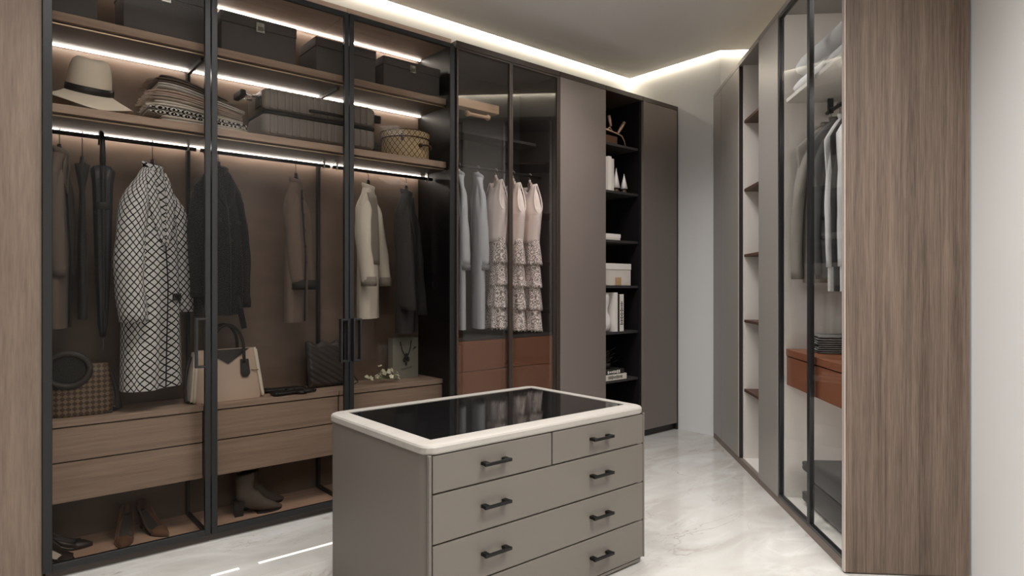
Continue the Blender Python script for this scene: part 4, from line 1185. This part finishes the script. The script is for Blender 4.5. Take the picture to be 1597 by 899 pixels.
for x, y, zn, zh, yaw, lab, sd in ((2.850, 3.55, 2.000, 0.945, R(76), 'rose lace dress with four tiers, the left one beside the pale coats', 1), (3.012, 3.55, 1.995, 0.925, R(77), 'rose lace dress half hidden behind the middle stile of the glass cabinet', 4), (3.172, 3.55, 2.000, 0.915, R(76), 'rose lace dress with four tiers, rightmost in the glass cabinet', 7)):
    lace_dress(lab, x, y, zn, zh, yaw, sd)
    hanger('pale hanger carrying the %s rose lace dress' % {1: 'left', 4: 'middle', 7: 'right'}[sd], x, y, ZC, zn + 0.004, yaw, 0.085, 'hanger_pale', group='hangers in the glass cabinet')

# ------------------------------------------------------------------ bags and small things on the drawer chest
ZD = 0.6506
def round_bag():
    t = thing('handbag', 'brown checked handbag with a round cut-out handle at the left frame', 'handbag', (0.400, 3.605, ZD), R(-4)); L = local(t)
    W, D, Hh = 0.150, 0.055, 0.235
    m = MB(); rings = []
    for z, k in ((0.0, 0.86), (0.012, 0.96), (0.06, 1.0), (0.12, 0.98), (0.185, 0.92), (Hh, 0.84)):
        d = D * (1 - 0.55 * z / Hh) + 0.004
        rings.append([(W * k * (abs(math.cos(a)) ** 0.35) * (1 if math.cos(a) > 0 else -1) * 0.88 - 0.0, d * (abs(math.sin(a)) ** 0.8) * (1 if math.sin(a) > 0 else -1), z) for a in [2 * PI * q / 32 for q in range(32)]])
    m.loft(rings); obj('body', m, M['bag_check'], t, L, smooth=True)
    cx, cz, ra, rb = -0.050, 0.215, 0.084, 0.076
    obj('cut_out', MB().loft([[(cx + ra * math.cos(a), y_ - 0.0, cz + rb * math.sin(a)) for a in [2 * PI * q / 40 for q in range(40)]] for y_ in (-0.042, -0.036)]), M['black_int'], t, L)
    pts = [(cx + ra * math.cos(a), -0.042, cz + rb * math.sin(a)) for a in [2 * PI * q / 40 for q in range(41)]]
    tag(obj('ring_handle', MB().tube(pts, 0.0145, 10, cap=False), M['bag_trim'], t, L, smooth=True), 'dark grey round handle')
    side = [(W * 0.86, 0.0125), (W * 1.03, 0.016), (W * 0.98, 0.10), (W * 0.80, 0.19), (W * 0.70, 0.195)]
    m = MB().tube([(x, 0, z) for x, z in side], [0.012, 0.014, 0.012, 0.010, 0.008], 8)
    obj('side_gusset', m, M['bag_trim'], t, L, smooth=True)
    obj('base', MB().box(-W * 0.84, W * 0.84, -D * 0.9, D * 0.9, 0.0, 0.012, 0.005), M['bag_trim'], t, L)
round_bag()
def handbag():
    t = thing('handbag', 'cream leather handbag with black handles standing behind the first door handle', 'handbag', (1.045, 3.605, ZD), R(3)); L = local(t)
    Hh = 0.265
    def half(z):
        u = z / Hh
        return 0.178 - 0.030 * u, 0.078 - 0.052 * u
    m = MB(); rings = []
    for q in range(12):
        z = Hh * q / 11; w_, d_ = half(z)
        k = 0.97 if q == 0 else 1
        rings.append([(w_ * k * (abs(math.cos(a)) ** 0.28) * (1 if math.cos(a) > 0 else -1), d_ * k * (abs(math.sin(a)) ** 0.40) * (1 if math.sin(a) > 0 else -1), z) for a in [2 * PI * (j + .5) / 40 for j in range(40)]])
    m.loft(rings); smooth_by(obj('body', m, M['bag_beige'], t, L), 50)
    # pale side gussets with piping
    for s_ in (-1, 1):
        pts = []
        for q in range(12):
            z = 0.006 + (Hh - 0.004) * q / 11; w_, d_ = half(z); pts.append((s_ * (w_ * 0.985), -d_ * 0.86, z))
        obj('edge_piping', MB().tube(pts, 0.0075, 8), M['bag_pale'], t, L, smooth=True)
        m = MB()
        m.loft([[(s_ * (half(z)[0] + dx), -half(z)[1] * 0.72, z) for z in (0.01, Hh * 0.5, Hh * 0.97)] + [(s_ * (half(z)[0] + dx), half(z)[1] * 0.72, z) for z in (Hh * 0.97, Hh * 0.5, 0.01)] for dx in (-0.004, 0.012)])
        obj('gusset', m, M['bag_pale'], t, L)
    # black V flap at the top, following the front
    def front(x, z, off): w_, d_ = half(z); return (x, -d_ - off, z)
    m = MB()
    v = [(-0.115, Hh + 0.004), (0.115, Hh + 0.004), (0.0, Hh - 0.075)]
    m.loft([[front(x, min(z, Hh), 0.002 + o) for x, z in v] for o in (0, 0.004)])
    obj('top_flap', m, M['leather_black'], t, L)
    for y_, nm in ((-1, 'front'), (1, 'back')):
        pts = []
        for q in range(25):
            a = PI * q / 24
            x = 0.080 * math.cos(a); z = Hh - 0.02 + 0.150 * math.sin(a) ** 0.8
            yy = y_ * (0.030 + 0.018 * (1 - math.sin(a)))
            pts.append((x, yy, z))
        pts = [(0.082, y_ * 0.050, Hh - 0.075)] + pts + [(-0.082, y_ * 0.050, Hh - 0.075)]
        hd = obj('handle', MB().tube(pts, 0.0085, 8), M['leather_black'], t, L, smooth=True)
        if y_ < 0:
            for x in (-0.084, 0.084):
                o = [(-0.021, 0.045), (0.021, 0.045), (0.025, -0.03), (0.012, -0.048), (-0.012, -0.048), (-0.025, -0.03)]
                zc_ = Hh - 0.100
                mm = MB(); mm.loft([[front(x + px, zc_ + pz, 0.004 + oo) for px, pz in o] for oo in (0.0, 0.006)])
                obj('handle_tab', mm, M['leather_black'], hd, L)
    mm = MB().tube([front(0.118, 0.150, 0.003), front(0.145, 0.146, 0.004), front(0.156, 0.148, 0.003)], 0.0022, 6)
    obj('stitched_seam', mm, M['leather_brown'], t, L, smooth=True)
    # long strap hanging at the left side
    obj('shoulder_strap', MB().tube([(-0.165, 0.012, Hh - 0.03), (-0.192, 0.0, Hh - 0.09), (-0.202, -0.01, 0.09), (-0.200, -0.012, 0.012), (-0.178, -0.05, 0.008)], 0.0075, 8), M['leather_black'], t, L, smooth=True)
handbag()
def glove(lab, c, rz, seed):
    t = thing('glove', lab, 'glove', c, rz, 'black gloves on the drawer chest'); L = local(t)
    def flat(rings_spec, n=18):
        m = MB(); m.loft([[(x, wy * math.cos(2 * PI * k / n), zc + wz * math.sin(2 * PI * k / n)) for k in range(n)] for x, wy, wz, zc in rings_spec]); return m
    m = flat([(-0.125, 0.040, 0.013, 0.0135), (-0.08, 0.037, 0.012, 0.0125), (-0.03, 0.030, 0.011, 0.0115), (0.01, 0.038, 0.012, 0.0125), (0.04, 0.040, 0.011, 0.0115), (0.05, 0.036, 0.008, 0.009)])
    # four fingers and a thumb from the side of the palm
    for k, (y, ln) in enumerate(((-0.029, 0.055), (-0.010, 0.070), (0.010, 0.066), (0.028, 0.050))):
        m.tube([(0.035, y, 0.011), (0.05 + ln * 0.4, y * 1.12, 0.0115), (0.05 + ln, y * 1.2, 0.009)], [0.0095, 0.0092, 0.006], 8)
    m.tube([(-0.005, -0.030, 0.011), (0.015, -0.050, 0.011), (0.040, -0.060, 0.010)], [0.011, 0.0105, 0.007], 8)
    obj('leather', m, M['leather_black'], t, L, smooth=True)
    obj('cuff_seam', flat([(-0.128, 0.0415, 0.0142, 0.0145), (-0.118, 0.0415, 0.0142, 0.0145)]), M['leather_black'], t, L, smooth=True)
glove('black leather glove lying on the chest, the one in front', (1.395, 3.530, ZD), R(4), 1)
glove('black leather glove lying on the chest just behind the other glove', (1.385, 3.655, ZD), R(-3), 2)
def clutch():
    t = thing('clutch_bag', 'black diagonally quilted bag leaning at the back beside the second door stile', 'handbag', (1.640, 3.650, ZD), R(2)); L = local(t)
    W, Hh = 0.245, 0.265
    m = MB()
    def f(side):
        def g(u, v):
            x = -W / 2 + W * u; z = 0.003 + (Hh - 0.003) * v
            puff = 0.006 * abs(math.sin(PI * (z / 0.036 + (u * W) / 0.055)))
            ed = min(1, 12 * min(u, 1 - u, v, 1 - v) + 0.05) ** 0.5
            d = (0.024 * ed + puff * ed)
            top = 0.010 * math.sin(17 * u) * v ** 8
            return (x, side * d + 0.035 * v, z + top)
        return g
    m.grid(f(-1), 60, 60); m.grid(f(1), 16, 16)
    bmesh.ops.remove_doubles(m.b, verts=m.b.verts[:], dist=0.0006)
    obj('quilted_body', m, M['quilt'], t, L, smooth=True)
    obj('chain_strap', MB().tube([(0.03, -0.024, 0.03), (0.10, -0.034, 0.012), (0.15, -0.045, 0.006), (0.185, -0.03, 0.012), (0.17, -0.01, 0.05), (0.125, 0.02, 0.16)], 0.0035, 6), M['rubber'], t, L, smooth=True)
clutch()
def bouquet():
    t = thing('flower_bouquet', 'small bunch of white flowers lying before the grey paper bag', 'flowers', (1.975, 3.575, ZD), 0); L = local(t)
    r = random.Random(5)
    st = MB()
    for k in range(9):
        y = -0.03 + 0.06 * r.random(); x0 = -0.09 + 0.12 * r.random()
        obj('stem', MB().tube([(0.10, y * 0.4, 0.010), (0.04, y * 0.7, 0.02), (x0, y, 0.035 + 0.03 * r.random())], 0.0017, 5), M['leaf'], t, L, smooth=True)
    for k in range(26):
        a = r.random(); c = Vector((-0.115 + 0.20 * a, -0.045 + 0.075 * r.random(), 0.018 + (0.112 - 0.08 * abs(a - 0.45) * 1.6) * r.random() ** 0.7))
        m = MB(); n = 5
        ax = Vector((r.uniform(-.5, .5), -1 + r.random(), r.uniform(0, 1))).normalized(); u = ax.orthogonal().normalized(); v = ax.cross(u)
        s_ = 0.012 + 0.007 * r.random()
        for p in range(n):
            d = u * math.cos(2 * PI * p / n) + v * math.sin(2 * PI * p / n); e = ax.cross(d)
            q = [c + ax * 0.001, c + d * s_ * 0.6 + e * s_ * 0.42 + ax * 0.003, c + d * s_ + ax * 0.006, c + d * s_ * 0.6 - e * s_ * 0.42 + ax * 0.003]
            q = [Vector((w_.x, w_.y, max(0.003, w_.z))) for w_ in q]
            m.b.faces.new([m.b.verts.new(w_) for w_ in q])
        m.sphere(c + ax * 0.003 + Vector((0, 0, 0.002)), 0.0035, u=6, v=4)
        obj('blossom', m, M['petal'], t, L)
    for k in range(14):
        c = Vector((-0.07 + 0.15 * r.random(), -0.035 + 0.06 * r.random(), 0.02 + 0.05 * r.random()))
        d = Vector((r.uniform(-1, 1), r.uniform(-1, .3), r.uniform(-.2, .8))).normalized() * 0.026; e = d.orthogonal().normalized() * 0.007
        q = [c - d * 0.4, c + e, c + d, c - e]
        q = [Vector((w_.x, w_.y, max(0.003, w_.z))) for w_ in q]
        m = MB(); m.b.faces.new([m.b.verts.new(w_) for w_ in q]); obj('leaf', m, M['leaf'], t, L)
bouquet()
def paper_bag():
    t = thing('paper_bag', 'flat grey paper gift bag with black cord handles tied in front', 'gift bag', (2.182, 3.690, ZD + 0.0012), R(-2)); L = local(t)
    W, D, Hh = 0.092, 0.032, 0.262
    m = MB(); m.loft([[(-W, -D, 0), (W, -D, 0), (W, D, 0), (-W, D, 0)], [(-W, -D, Hh), (W, -D, Hh), (W, D, Hh), (-W, D, Hh)]], cap=False)
    m.b.faces.new([m.b.verts.new(p) for p in ((-W, -D, 0), (W, -D, 0), (W, D, 0), (-W, D, 0))])
    obj('bag', m, M['paper'], t, L, solid=0.0018)
    y = -D - 0.004
    c1 = obj('cord_handle', MB().tube([(-0.042, y, Hh - 0.022), (-0.030, y - 0.004, Hh - 0.075), (-0.008, y - 0.006, Hh - 0.125), (0.008, y - 0.006, Hh - 0.125), (0.030, y - 0.004, Hh - 0.075), (0.040, y, Hh - 0.018)], 0.0034, 7), M['ink'], t, L, smooth=True)
    m = MB().sphere((0, y - 0.006, Hh - 0.112), 0.013, 1, .6, 1, 10, 8).sphere((-0.012, y - 0.005, Hh - 0.142), 0.013, .9, .5, 1.3, 10, 8).sphere((0.012, y - 0.005, Hh - 0.140), 0.013, .9, .5, 1.3, 10, 8).sphere((0.0, y - 0.004, Hh - 0.168), 0.009, .8, .5, 1.5, 10, 8)
    obj('knot', m, M['ink'], c1, L, smooth=True)
    m = MB()
    for k in range(5): m.tube([(0.052 + 0.006 * k, -D - 0.0012, Hh - 0.085 + 0.006 * k), (0.062 + 0.006 * (k % 3), -D - 0.0012, Hh - 0.068 + 0.006 * (k % 2))], 0.0022, 5)
    obj('printed_sprig', m, M['ink'], t, L)
    pts = [(-0.034 + 0.0032 * k, -D - 0.0012, 0.055 + 0.008 * math.sin(k * 1.9) * (1.0 if k % 5 else 1.6) + 0.0006 * k) for k in range(26)]
    obj('printed_script', MB().tube(pts, 0.0010, 5), M['ink'], t, L)
paper_bag()

# ------------------------------------------------------------------ shoes on the wardrobe floor
ZF = 0.0265
def pump(lab, x, y, rz, mat, ins, heel=0.085, length=0.235, group=None, name='shoe', pointed=0.7):
    """heel at the local origin side, toe towards local +x"""
    t = thing(name, lab, 'shoe', (x, y, ZF), rz, group); L = local(t)
    def sole(u):
        k = min(1, u / 0.62); return heel * (1 - (k * k * (3 - 2 * k))) + 0.004
    def wid(u):
        if u < 0.62: return 0.026 + 0.013 * math.sin(PI * 0.5 * max(0, (u - 0.12) / 0.5)) if u > 0.12 else 0.018 + 0.008 * u / 0.12
        return 0.039 * max(0.05, (1 - ((u - 0.62) / 0.39) ** (2.6 * pointed)))
    X = lambda u: -length / 2 + length * u
    # upper: sides, open on top from the heel to the vamp
    def rim(u): return 0.052 - 0.026 * min(1, u / 0.35) if u < 0.62 else 0.026 + 0.008 * (u - .62)
    m = MB()
    def g(u, v):
        uu = u * 0.70; f = (v - 0.5) * 2
        yy = wid(uu) * math.sin(f * PI / 2); zz = sole(uu) + rim(uu) * abs(f) ** 3.0
        return (X(uu), yy, zz)
    m.grid(g, 22, 14)
    # back of the heel counter
    def gb(u, v):
        a = -PI / 2 + PI * u
        return (X(0) - 0.020 * math.cos(a), 0.018 * math.sin(a), sole(0) + rim(0) * v)
    m.grid(gb, 10, 4)
    obj('upper', m, mat, t, L, smooth=True, solid=0.0025)
    m = MB(); rings = []
    for q in range(14):
        u = 0.64 + 0.36 * q / 13; w_ = wid(u); hh = (0.034 - 0.020 * ((u - 0.64) / 0.36) ** 1.6)
        rings.append([(X(u), w_ * math.cos(a), sole(u) + (hh * (abs(math.sin(a)) ** 0.8) if math.sin(a) > 0 else -0.002 * abs(math.sin(a)))) for a in [2 * PI * k / 18 for k in range(18)]])
    m.loft(rings); obj('toe_cap', m, mat, t, L, smooth=True)
    obj('insole', MB().grid(lambda u, v: (X(0.0 + 0.68 * u), wid(0.68 * u) * 0.9 * (v - .5) * 2, sole(0.68 * u) + 0.004), 14, 4), ins, t, L, smooth=True, solid=0.0015)
    m = MB().grid(lambda u, v: (X(u * 0.995), wid(u * 0.995) * 0.98 * (v - .5) * 2, sole(u * 0.995) - 0.003), 20, 4)
    obj('sole', m, M['rubber'], t, L, smooth=True, solid=0.002)
    if heel > 0.03:
        hm = MB().loft([[(X(0.03) + dx * s_ + (1 - s_) * 0.0, dy * s_, z) for dx, dy in ((-0.018, -0.012), (0.016, -0.014), (0.016, 0.014), (-0.018, 0.012))] for z, s_ in ((0.0, 0.42), (heel * 0.4, 0.42), (heel * 0.8, 0.75), (heel + 0.004, 1.15))])
    else:
        hm = MB().box(X(0) - 0.016, X(0.16), -0.022, 0.022, 0.0, heel + 0.002, 0.003)
    obj('heel', hm, M['rubber'] if heel < 0.03 else mat, t, L)
    return t
pump('brown leather high-heeled pump, the left of the pair facing forward', 0.574, 3.565, R(-104), M['pump'], M['lining'], group='brown pumps')
pump('brown leather high-heeled pump, the right of the pair facing forward', 0.706, 3.590, R(-70), M['pump'], M['lining'], group='brown pumps')
pump('dark flat shoe with pale insole, the rear one at the left frame', 0.358, 3.625, R(-18), M['flat_shoe'], M['lining_pale'], heel=0.040, length=0.19, group='dark shoes at the left frame')
pump('dark flat shoe at the left frame, the front one', 0.308, 3.475, R(-58), M['flat_shoe'], M['lining_pale'], heel=0.032, length=0.18, group='dark shoes at the left frame')
def boot(lab, x, y, rz):
    t = thing('ankle_boot', lab, 'boot', (x, y, ZF), rz, 'taupe ankle boots'); L = local(t)
    st = [  # cx, cz, tilt (deg from horizontal plane), half along, half wide
        (-0.036, 0.215, 0, 0.049, 0.036), (-0.038, 0.17, 0, 0.046, 0.035), (-0.040, 0.135, 4, 0.045, 0.034), (-0.034, 0.108, 16, 0.050, 0.034),
        (-0.016, 0.084, 38, 0.055, 0.035), (0.018, 0.062, 62, 0.045, 0.037), (0.055, 0.040, 76, 0.034, 0.040), (0.092, 0.028, 84, 0.025, 0.038), (0.122, 0.020, 88, 0.017, 0.028), (0.146, 0.014, 90, 0.011, 0.014), (0.154, 0.0125, 90, 0.006, 0.006)]
    m = MB(); rings = []
    for cx, cz, ti, ha, hw in st:
        d = Vector((math.cos(R(ti)), 0, math.sin(R(ti))))
        rings.append([(cx + d.x * ha * math.cos(a), hw * math.sin(a), max(0.003, cz + d.z * ha * math.cos(a) * 1.0 + (0.012 * math.cos(a) if cz > 0.2 else 0))) for a in [2 * PI * k / 24 for k in range(24)]])
    m.loft(rings, cap=True); obj('upper', m, M['boot'], t, L, smooth=True)
    obj('opening', MB().lathe([(0.040, 0.0), (0.041, 0.003)], (-0.036, 0, 0.2165), 24, 1.05, 0.78), M['lining'], t, L)
    hm = MB().loft([[(-0.070 + dx, dy * k, z) for dx, dy in ((-0.022 + 0.006 * (1 - k), -0.030), (0.024 * k, -0.030), (0.024 * k, 0.030), (-0.022 + 0.006 * (1 - k), 0.030))] for z, k in ((0.0, 0.85), (0.030, 0.9), (0.078, 1.1))])
    obj('heel', hm, M['rubber'], t, L)
    obj('sole', MB().prism([(0.02, -0.034), (0.06, -0.041), (0.10, -0.037), (0.135, -0.022), (0.152, 0.0), (0.135, 0.022), (0.10, 0.037), (0.06, 0.041), (0.02, 0.034)], 'z', 0.0, 0.005), M['rubber'], t, L)
boot('taupe ankle boot with block heel, the front one of the pair', 1.170, 3.555, R(-8))
boot('taupe ankle boot with block heel, the one behind', 1.225, 3.650, R(4))

# ------------------------------------------------------------------ ornaments and books on the open black shelves
def book(lab, c, tk, h, dp, cov, lying=False, rz=0, group=None, title=None):
    """standing book: spine towards -y; lying book: spine towards -y, flat"""
    t = thing('book', lab, 'book', c, rz, group); L = local(t)
    def bx(m, x0, x1, y0, y1, z0, z1, bev=0.0):
        if lying: return m.box(z0 - h / 2, z1 - h / 2, y0, y1, x0 + tk / 2, x1 + tk / 2, bev)
        return m.box(x0, x1, y0, y1, z0, z1, bev)
    m = MB(); bx(m, -tk / 2, tk / 2, -dp / 2, -dp / 2 + 0.003, 0, h, 0.001); bx(m, -tk / 2, -tk / 2 + 0.002, -dp / 2 + 0.003, dp / 2, 0, h); bx(m, tk / 2 - 0.002, tk / 2, -dp / 2 + 0.003, dp / 2, 0, h)
    obj('cover', m, cov, t, L)
    obj('page_block', bx(MB(), -tk / 2 + 0.0022, tk / 2 - 0.0022, -dp / 2 + 0.0035, dp / 2 - 0.004, 0.003, h - 0.003), M['pages'], t, L)
    if title:
        m = MB(); r = random.Random(hash(lab) % 97 if False else len(lab))
        n = title[1]; mark = title[0]
        for k in range(n):
            z0 = h * 0.18 + h * 0.64 * k / n
            ww = 0.25 + 0.35 * r.random()
            bx(m, -tk * ww / 1.6, tk * ww / 1.6, -dp / 2 - 0.0006, -dp / 2 - 0.0001, z0, z0 + h * 0.64 / n * 0.6)
        obj('spine_print', m, mark, t, L)
    return t
# top shelf: bronze figure with raised arms over a dark book
def figure():
    t = thing('sculpture', 'bronze branch sculpture with two raised blades on the top black shelf', 'sculpture', (3.985, 3.50, 2.3945)); L = local(t)
    obj('base', MB().box(-0.10, 0.085, -0.03, 0.10, 0, 0.085, 0.01), M['bronze'], t, L)
    b = obj('branch', MB().tube([(-0.10, -0.04, 0.125), (-0.02, -0.045, 0.112), (0.07, -0.05, 0.098), (0.110, -0.05, 0.090), (0.140, -0.05, 0.055), (0.160, -0.05, 0.008)], [0.008, 0.007, 0.006, 0.0055, 0.005, 0.0045], 8), M['bronze_pale'], t, L, smooth=True)
    for p, q, r_ in (((0.062, -0.05, 0.108), (0.135, -0.055, 0.205), 0.015), ((-0.018, -0.045, 0.15), (-0.045, -0.045, 0.235), 0.013)):
        obj('blade', MB().tube([p, tuple((Vector(p) + Vector(q)) / 2), q], [r_ * 0.7, r_, r_ * 0.9], 10), M['bronze_pale'], t, L, smooth=True)
    obj('blade', MB().tube([(-0.06, -0.045, 0.12), (-0.035, -0.045, 0.14), (-0.005, -0.045, 0.118)], [0.006, 0.006, 0.005], 8), M['bronze_pale'], b, L, smooth=True)
figure()
x = 3.842
for k, (tk, h, cv) in enumerate(((0.034, 0.262, 'book_cream'), (0.040, 0.270, 'book_white'), (0.030, 0.255, 'book_cream'))):
    book('%s standing book in the row beside the white cones, %s from the left' % (('cream' if cv == 'book_cream' else 'white'), ('first', 'second', 'third', 'fourth', 'fifth', 'sixth')[k]), (x + tk / 2, 3.50, 2.0163), tk, h, 0.19, M[cv], group='upright books by the cones')
    x += tk + 0.0012
def cone(lab, x, y, h, r):
    t = thing('cone_ornament', lab, 'ornament', (x, y, 2.0163), 0, 'white cones on the black shelf'); L = local(t)
    obj('cone', MB().lathe([(r, 0.035), (r * 0.55, 0.035 + h * 0.45), (r * 0.2, 0.035 + h * 0.8), (0.001, 0.035 + h)], n=20), M['ceramic'], t, L, smooth=True)
    obj('base', MB().lathe([(r * 0.7, 0), (r * 0.8, 0.004), (r * 0.45, 0.034)], n=16), M['wood_dark'], t, L)
cone('white cone ornament, the taller one, next to the books', 4.025, 3.45, 0.165, 0.032)
cone('white cone ornament, the smaller one to the right', 4.112, 3.44, 0.125, 0.030)
zb = 1.6223
for k, (tk, h, cv, lab) in enumerate(((0.018, 0.185, 'book_cream', 'cream book lying under the white one on the third black shelf'), (0.030, 0.20, 'book_white', 'white book lying on top of the cream one, third black shelf'))):
    book(lab, (3.93, 3.50, zb), tk, h, 0.19, M[cv], lying=True); zb += tk + 0.0006
t = thing('keepsake_box', 'white box with a tan tab on the fourth black shelf', 'box', (3.998, 3.49, 1.2563)); L = local(t)
obj('body', MB().box(-0.163, 0.163, -0.08, 0.10, 0, 0.128, 0.003), M['book_cream'], t, L)
obj('lid', MB().box(-0.166, 0.166, -0.083, 0.103, 0.1285, 0.178, 0.003), M['book_white'], t, L)
obj('tab', MB().box(-0.035, 0.035, -0.0875, -0.0835, 0.003, 0.065, 0.001), M['tab'], t, L)
t = thing('vase', 'white curved ceramic vase beside upright books on the fifth black shelf', 'vase', (3.888, 3.475, 0.8863)); L = local(t)
obj('body', MB().lathe([(0.035, 0), (0.052, 0.01), (0.066, 0.06), (0.062, 0.11), (0.044, 0.15), (0.040, 0.18), (0.052, 0.23), (0.056, 0.27), (0.050, 0.305), (0.046, 0.305), (0.05, 0.27)], n=28), M['ceramic'], t, L, smooth=True)
obj('rim', MB().lathe([(0.044, 0.304), (0.051, 0.306), (0.051, 0.311), (0.044, 0.311)], n=28, cap=False), M['ceramic'], t, L, smooth=True)
x = 3.958
for k, (tk, h, cv, lab, ti) in enumerate(((0.034, 0.315, 'book_white', 'tall white book standing right beside the curved vase', None), (0.022, 0.30, 'book_black', 'thin black book standing between two white ones', None), (0.050, 0.300, 'book_white', 'white book with printed spine, rightmost by the vase', (M['ink'], 14)))):
    book(lab, (x + tk / 2, 3.50, 0.8863), tk, h, 0.19, M[cv], title=ti, group='upright books by the vase'); x += tk + 0.0012
book('white large book lying at the bottom on the sixth black shelf', (3.962, 3.50, 0.4993), 0.046, 0.27, 0.20, M['book_cream'], lying=True, title=(M['ink'], 9))
book('black book with white print lying on the white one, sixth black shelf', (3.950, 3.50, 0.4993 + 0.0466), 0.038, 0.245, 0.19, M['book_black'], lying=True, title=(M['ink_white'], 7))
t = thing('potted_plant', 'small dark plant standing on the stacked books, lowest black shelf', 'plant', (3.945, 3.49, 0.4993 + 0.0853)); L = local(t)
obj('pot', MB().lathe([(0.03, 0), (0.038, 0.03), (0.036, 0.04)], n=18), M['rubber'], t, L, smooth=True)
r = random.Random(3)
for k in range(26):
    a = r.random() * 6.28; rr = 0.02 + 0.055 * r.random(); z1 = 0.05 + 0.11 * r.random()
    p = Vector((rr * math.cos(a), rr * math.sin(a), z1)); d = Vector((math.cos(a), math.sin(a), 0.5)).normalized() * 0.028; e = d.cross(Vector((0, 0, 1))).normalized() * 0.012
    m = MB(); m.b.faces.new([m.b.verts.new(q) for q in (p - d, p + e, p + d, p - e)]); m.tube([(0, 0, 0.035), tuple(p - d)], 0.0015, 4)
    obj('leaf', m, M['plant'], t, L)

# ------------------------------------------------------------------ inside the slanted glass wardrobe
def rloc(a, b, z): return (a, -b, z)
folded('folded_duvet', 'white folded duvet lying directly on the high shelf behind clear glass', 'bedding', rloc(3.36, 1.475, 2.3185), 0.74, 0.40, 0.085, M['bedding'], 61, 'bedding on the high shelf', FR45, sag=0.0)
folded('folded_duvet', 'grey-white folded duvet lying on top of the other one', 'bedding', rloc(3.36, 1.475, 2.405), 0.72, 0.38, 0.125, M['bedding_grey'], 64, 'bedding on the high shelf', FR45, sag=0.0)
z = 0.8946
for k in range(4):
    tw, _ = folded('folded_towel', ('grey folded towel at the bottom of the towel stack', 'grey folded towel second from the bottom of the towel stack', 'grey folded towel second from the top of the towel stack', 'grey folded towel on top of the towel stack')[k], 'towel', rloc(3.600, 1.475, z), 0.22, 0.27, 0.022 if k < 3 else 0.026, M['towel'], 70 + k, 'grey towels on the orange drawer top', FR45, rz=R(-8), sag=0.0)
    z += (0.022 if k < 3 else 0.026) + 0.0005
suitcase('black hard suitcase lying on the floor of the clear glass wardrobe', (3.340, -1.4775, 0.0485), 0.56, 0.335, 0.265, M['case_black'], FR45, ribs=0, tele=False, clasp=True, win=0.014, wout=0.024)
def rjacket(name, lab, cat, a, b, zn, zh, mat, **k): return jacket(name, lab, cat, a, -b, zn, zh, R(-90), mat, frame=FR45, **k)
RG = 'clothes behind the clear glass'
rj = dict(drop=0.075)
jacket('coat', 'stone coloured coat hanging deepest in the clear glass wardrobe, only its sleeve shows', 'coat', 3.70, -1.465, 2.14, 1.27, R(-90), M['cloth_rpale'], sh=0.185, hem=0.15, th=0.04, zc=1.29, splay=0.025, fwd=0.0, r0=(0.035, 0.045), r1=(0.03, 0.04), seed=31, frame=FR45)
jacket('jacket', 'slate grey jacket hanging behind the white and black shirts', 'jacket', 3.585, -1.465, 2.14, 1.29, R(-90), M['cloth_rgrey'], sh=0.155, hem=0.125, th=0.045, zc=1.31, splay=0.005, fwd=-0.01, r0=(0.036, 0.045), r1=(0.03, 0.04), seed=33, frame=FR45, lapel=(0.2, 0.04), pockets=((-0.07, 1.62, 0.07, 0.018, M['ink']), (-0.07, 1.52, 0.08, 0.02, M['ink'])))
for k, (a, mt, lab) in enumerate(((3.475, 'cloth_rwhite', 'white shirt hanging next to the slate grey jacket'), (3.40, 'cloth_rblack', 'black shirt hanging between the two white shirts'), (3.325, 'cloth_rwhite', 'white shirt hanging nearest the wood end panel'))):
    jacket('shirt', lab, 'shirt', a, -1.465, 2.13, 1.225, R(-90), M[mt], sh=0.125, hem=0.105, th=0.026, zc=1.35, splay=-0.005, fwd=0.0, r0=(0.028, 0.028), r1=(0.022, 0.024), seed=40 + k, frame=FR45, amp=0.06)
for a, w_ in ((3.70, 'stone coat'), (3.585, 'slate grey jacket'), (3.475, 'white shirt beside the jacket'), (3.40, 'black shirt'), (3.325, 'nearest white shirt')):
    hanger('black hanger carrying the %s behind clear glass' % w_, a, -1.465, 2.225, 2.14, R(-90), 0.09, group='hangers behind the clear glass', frame=FR45)
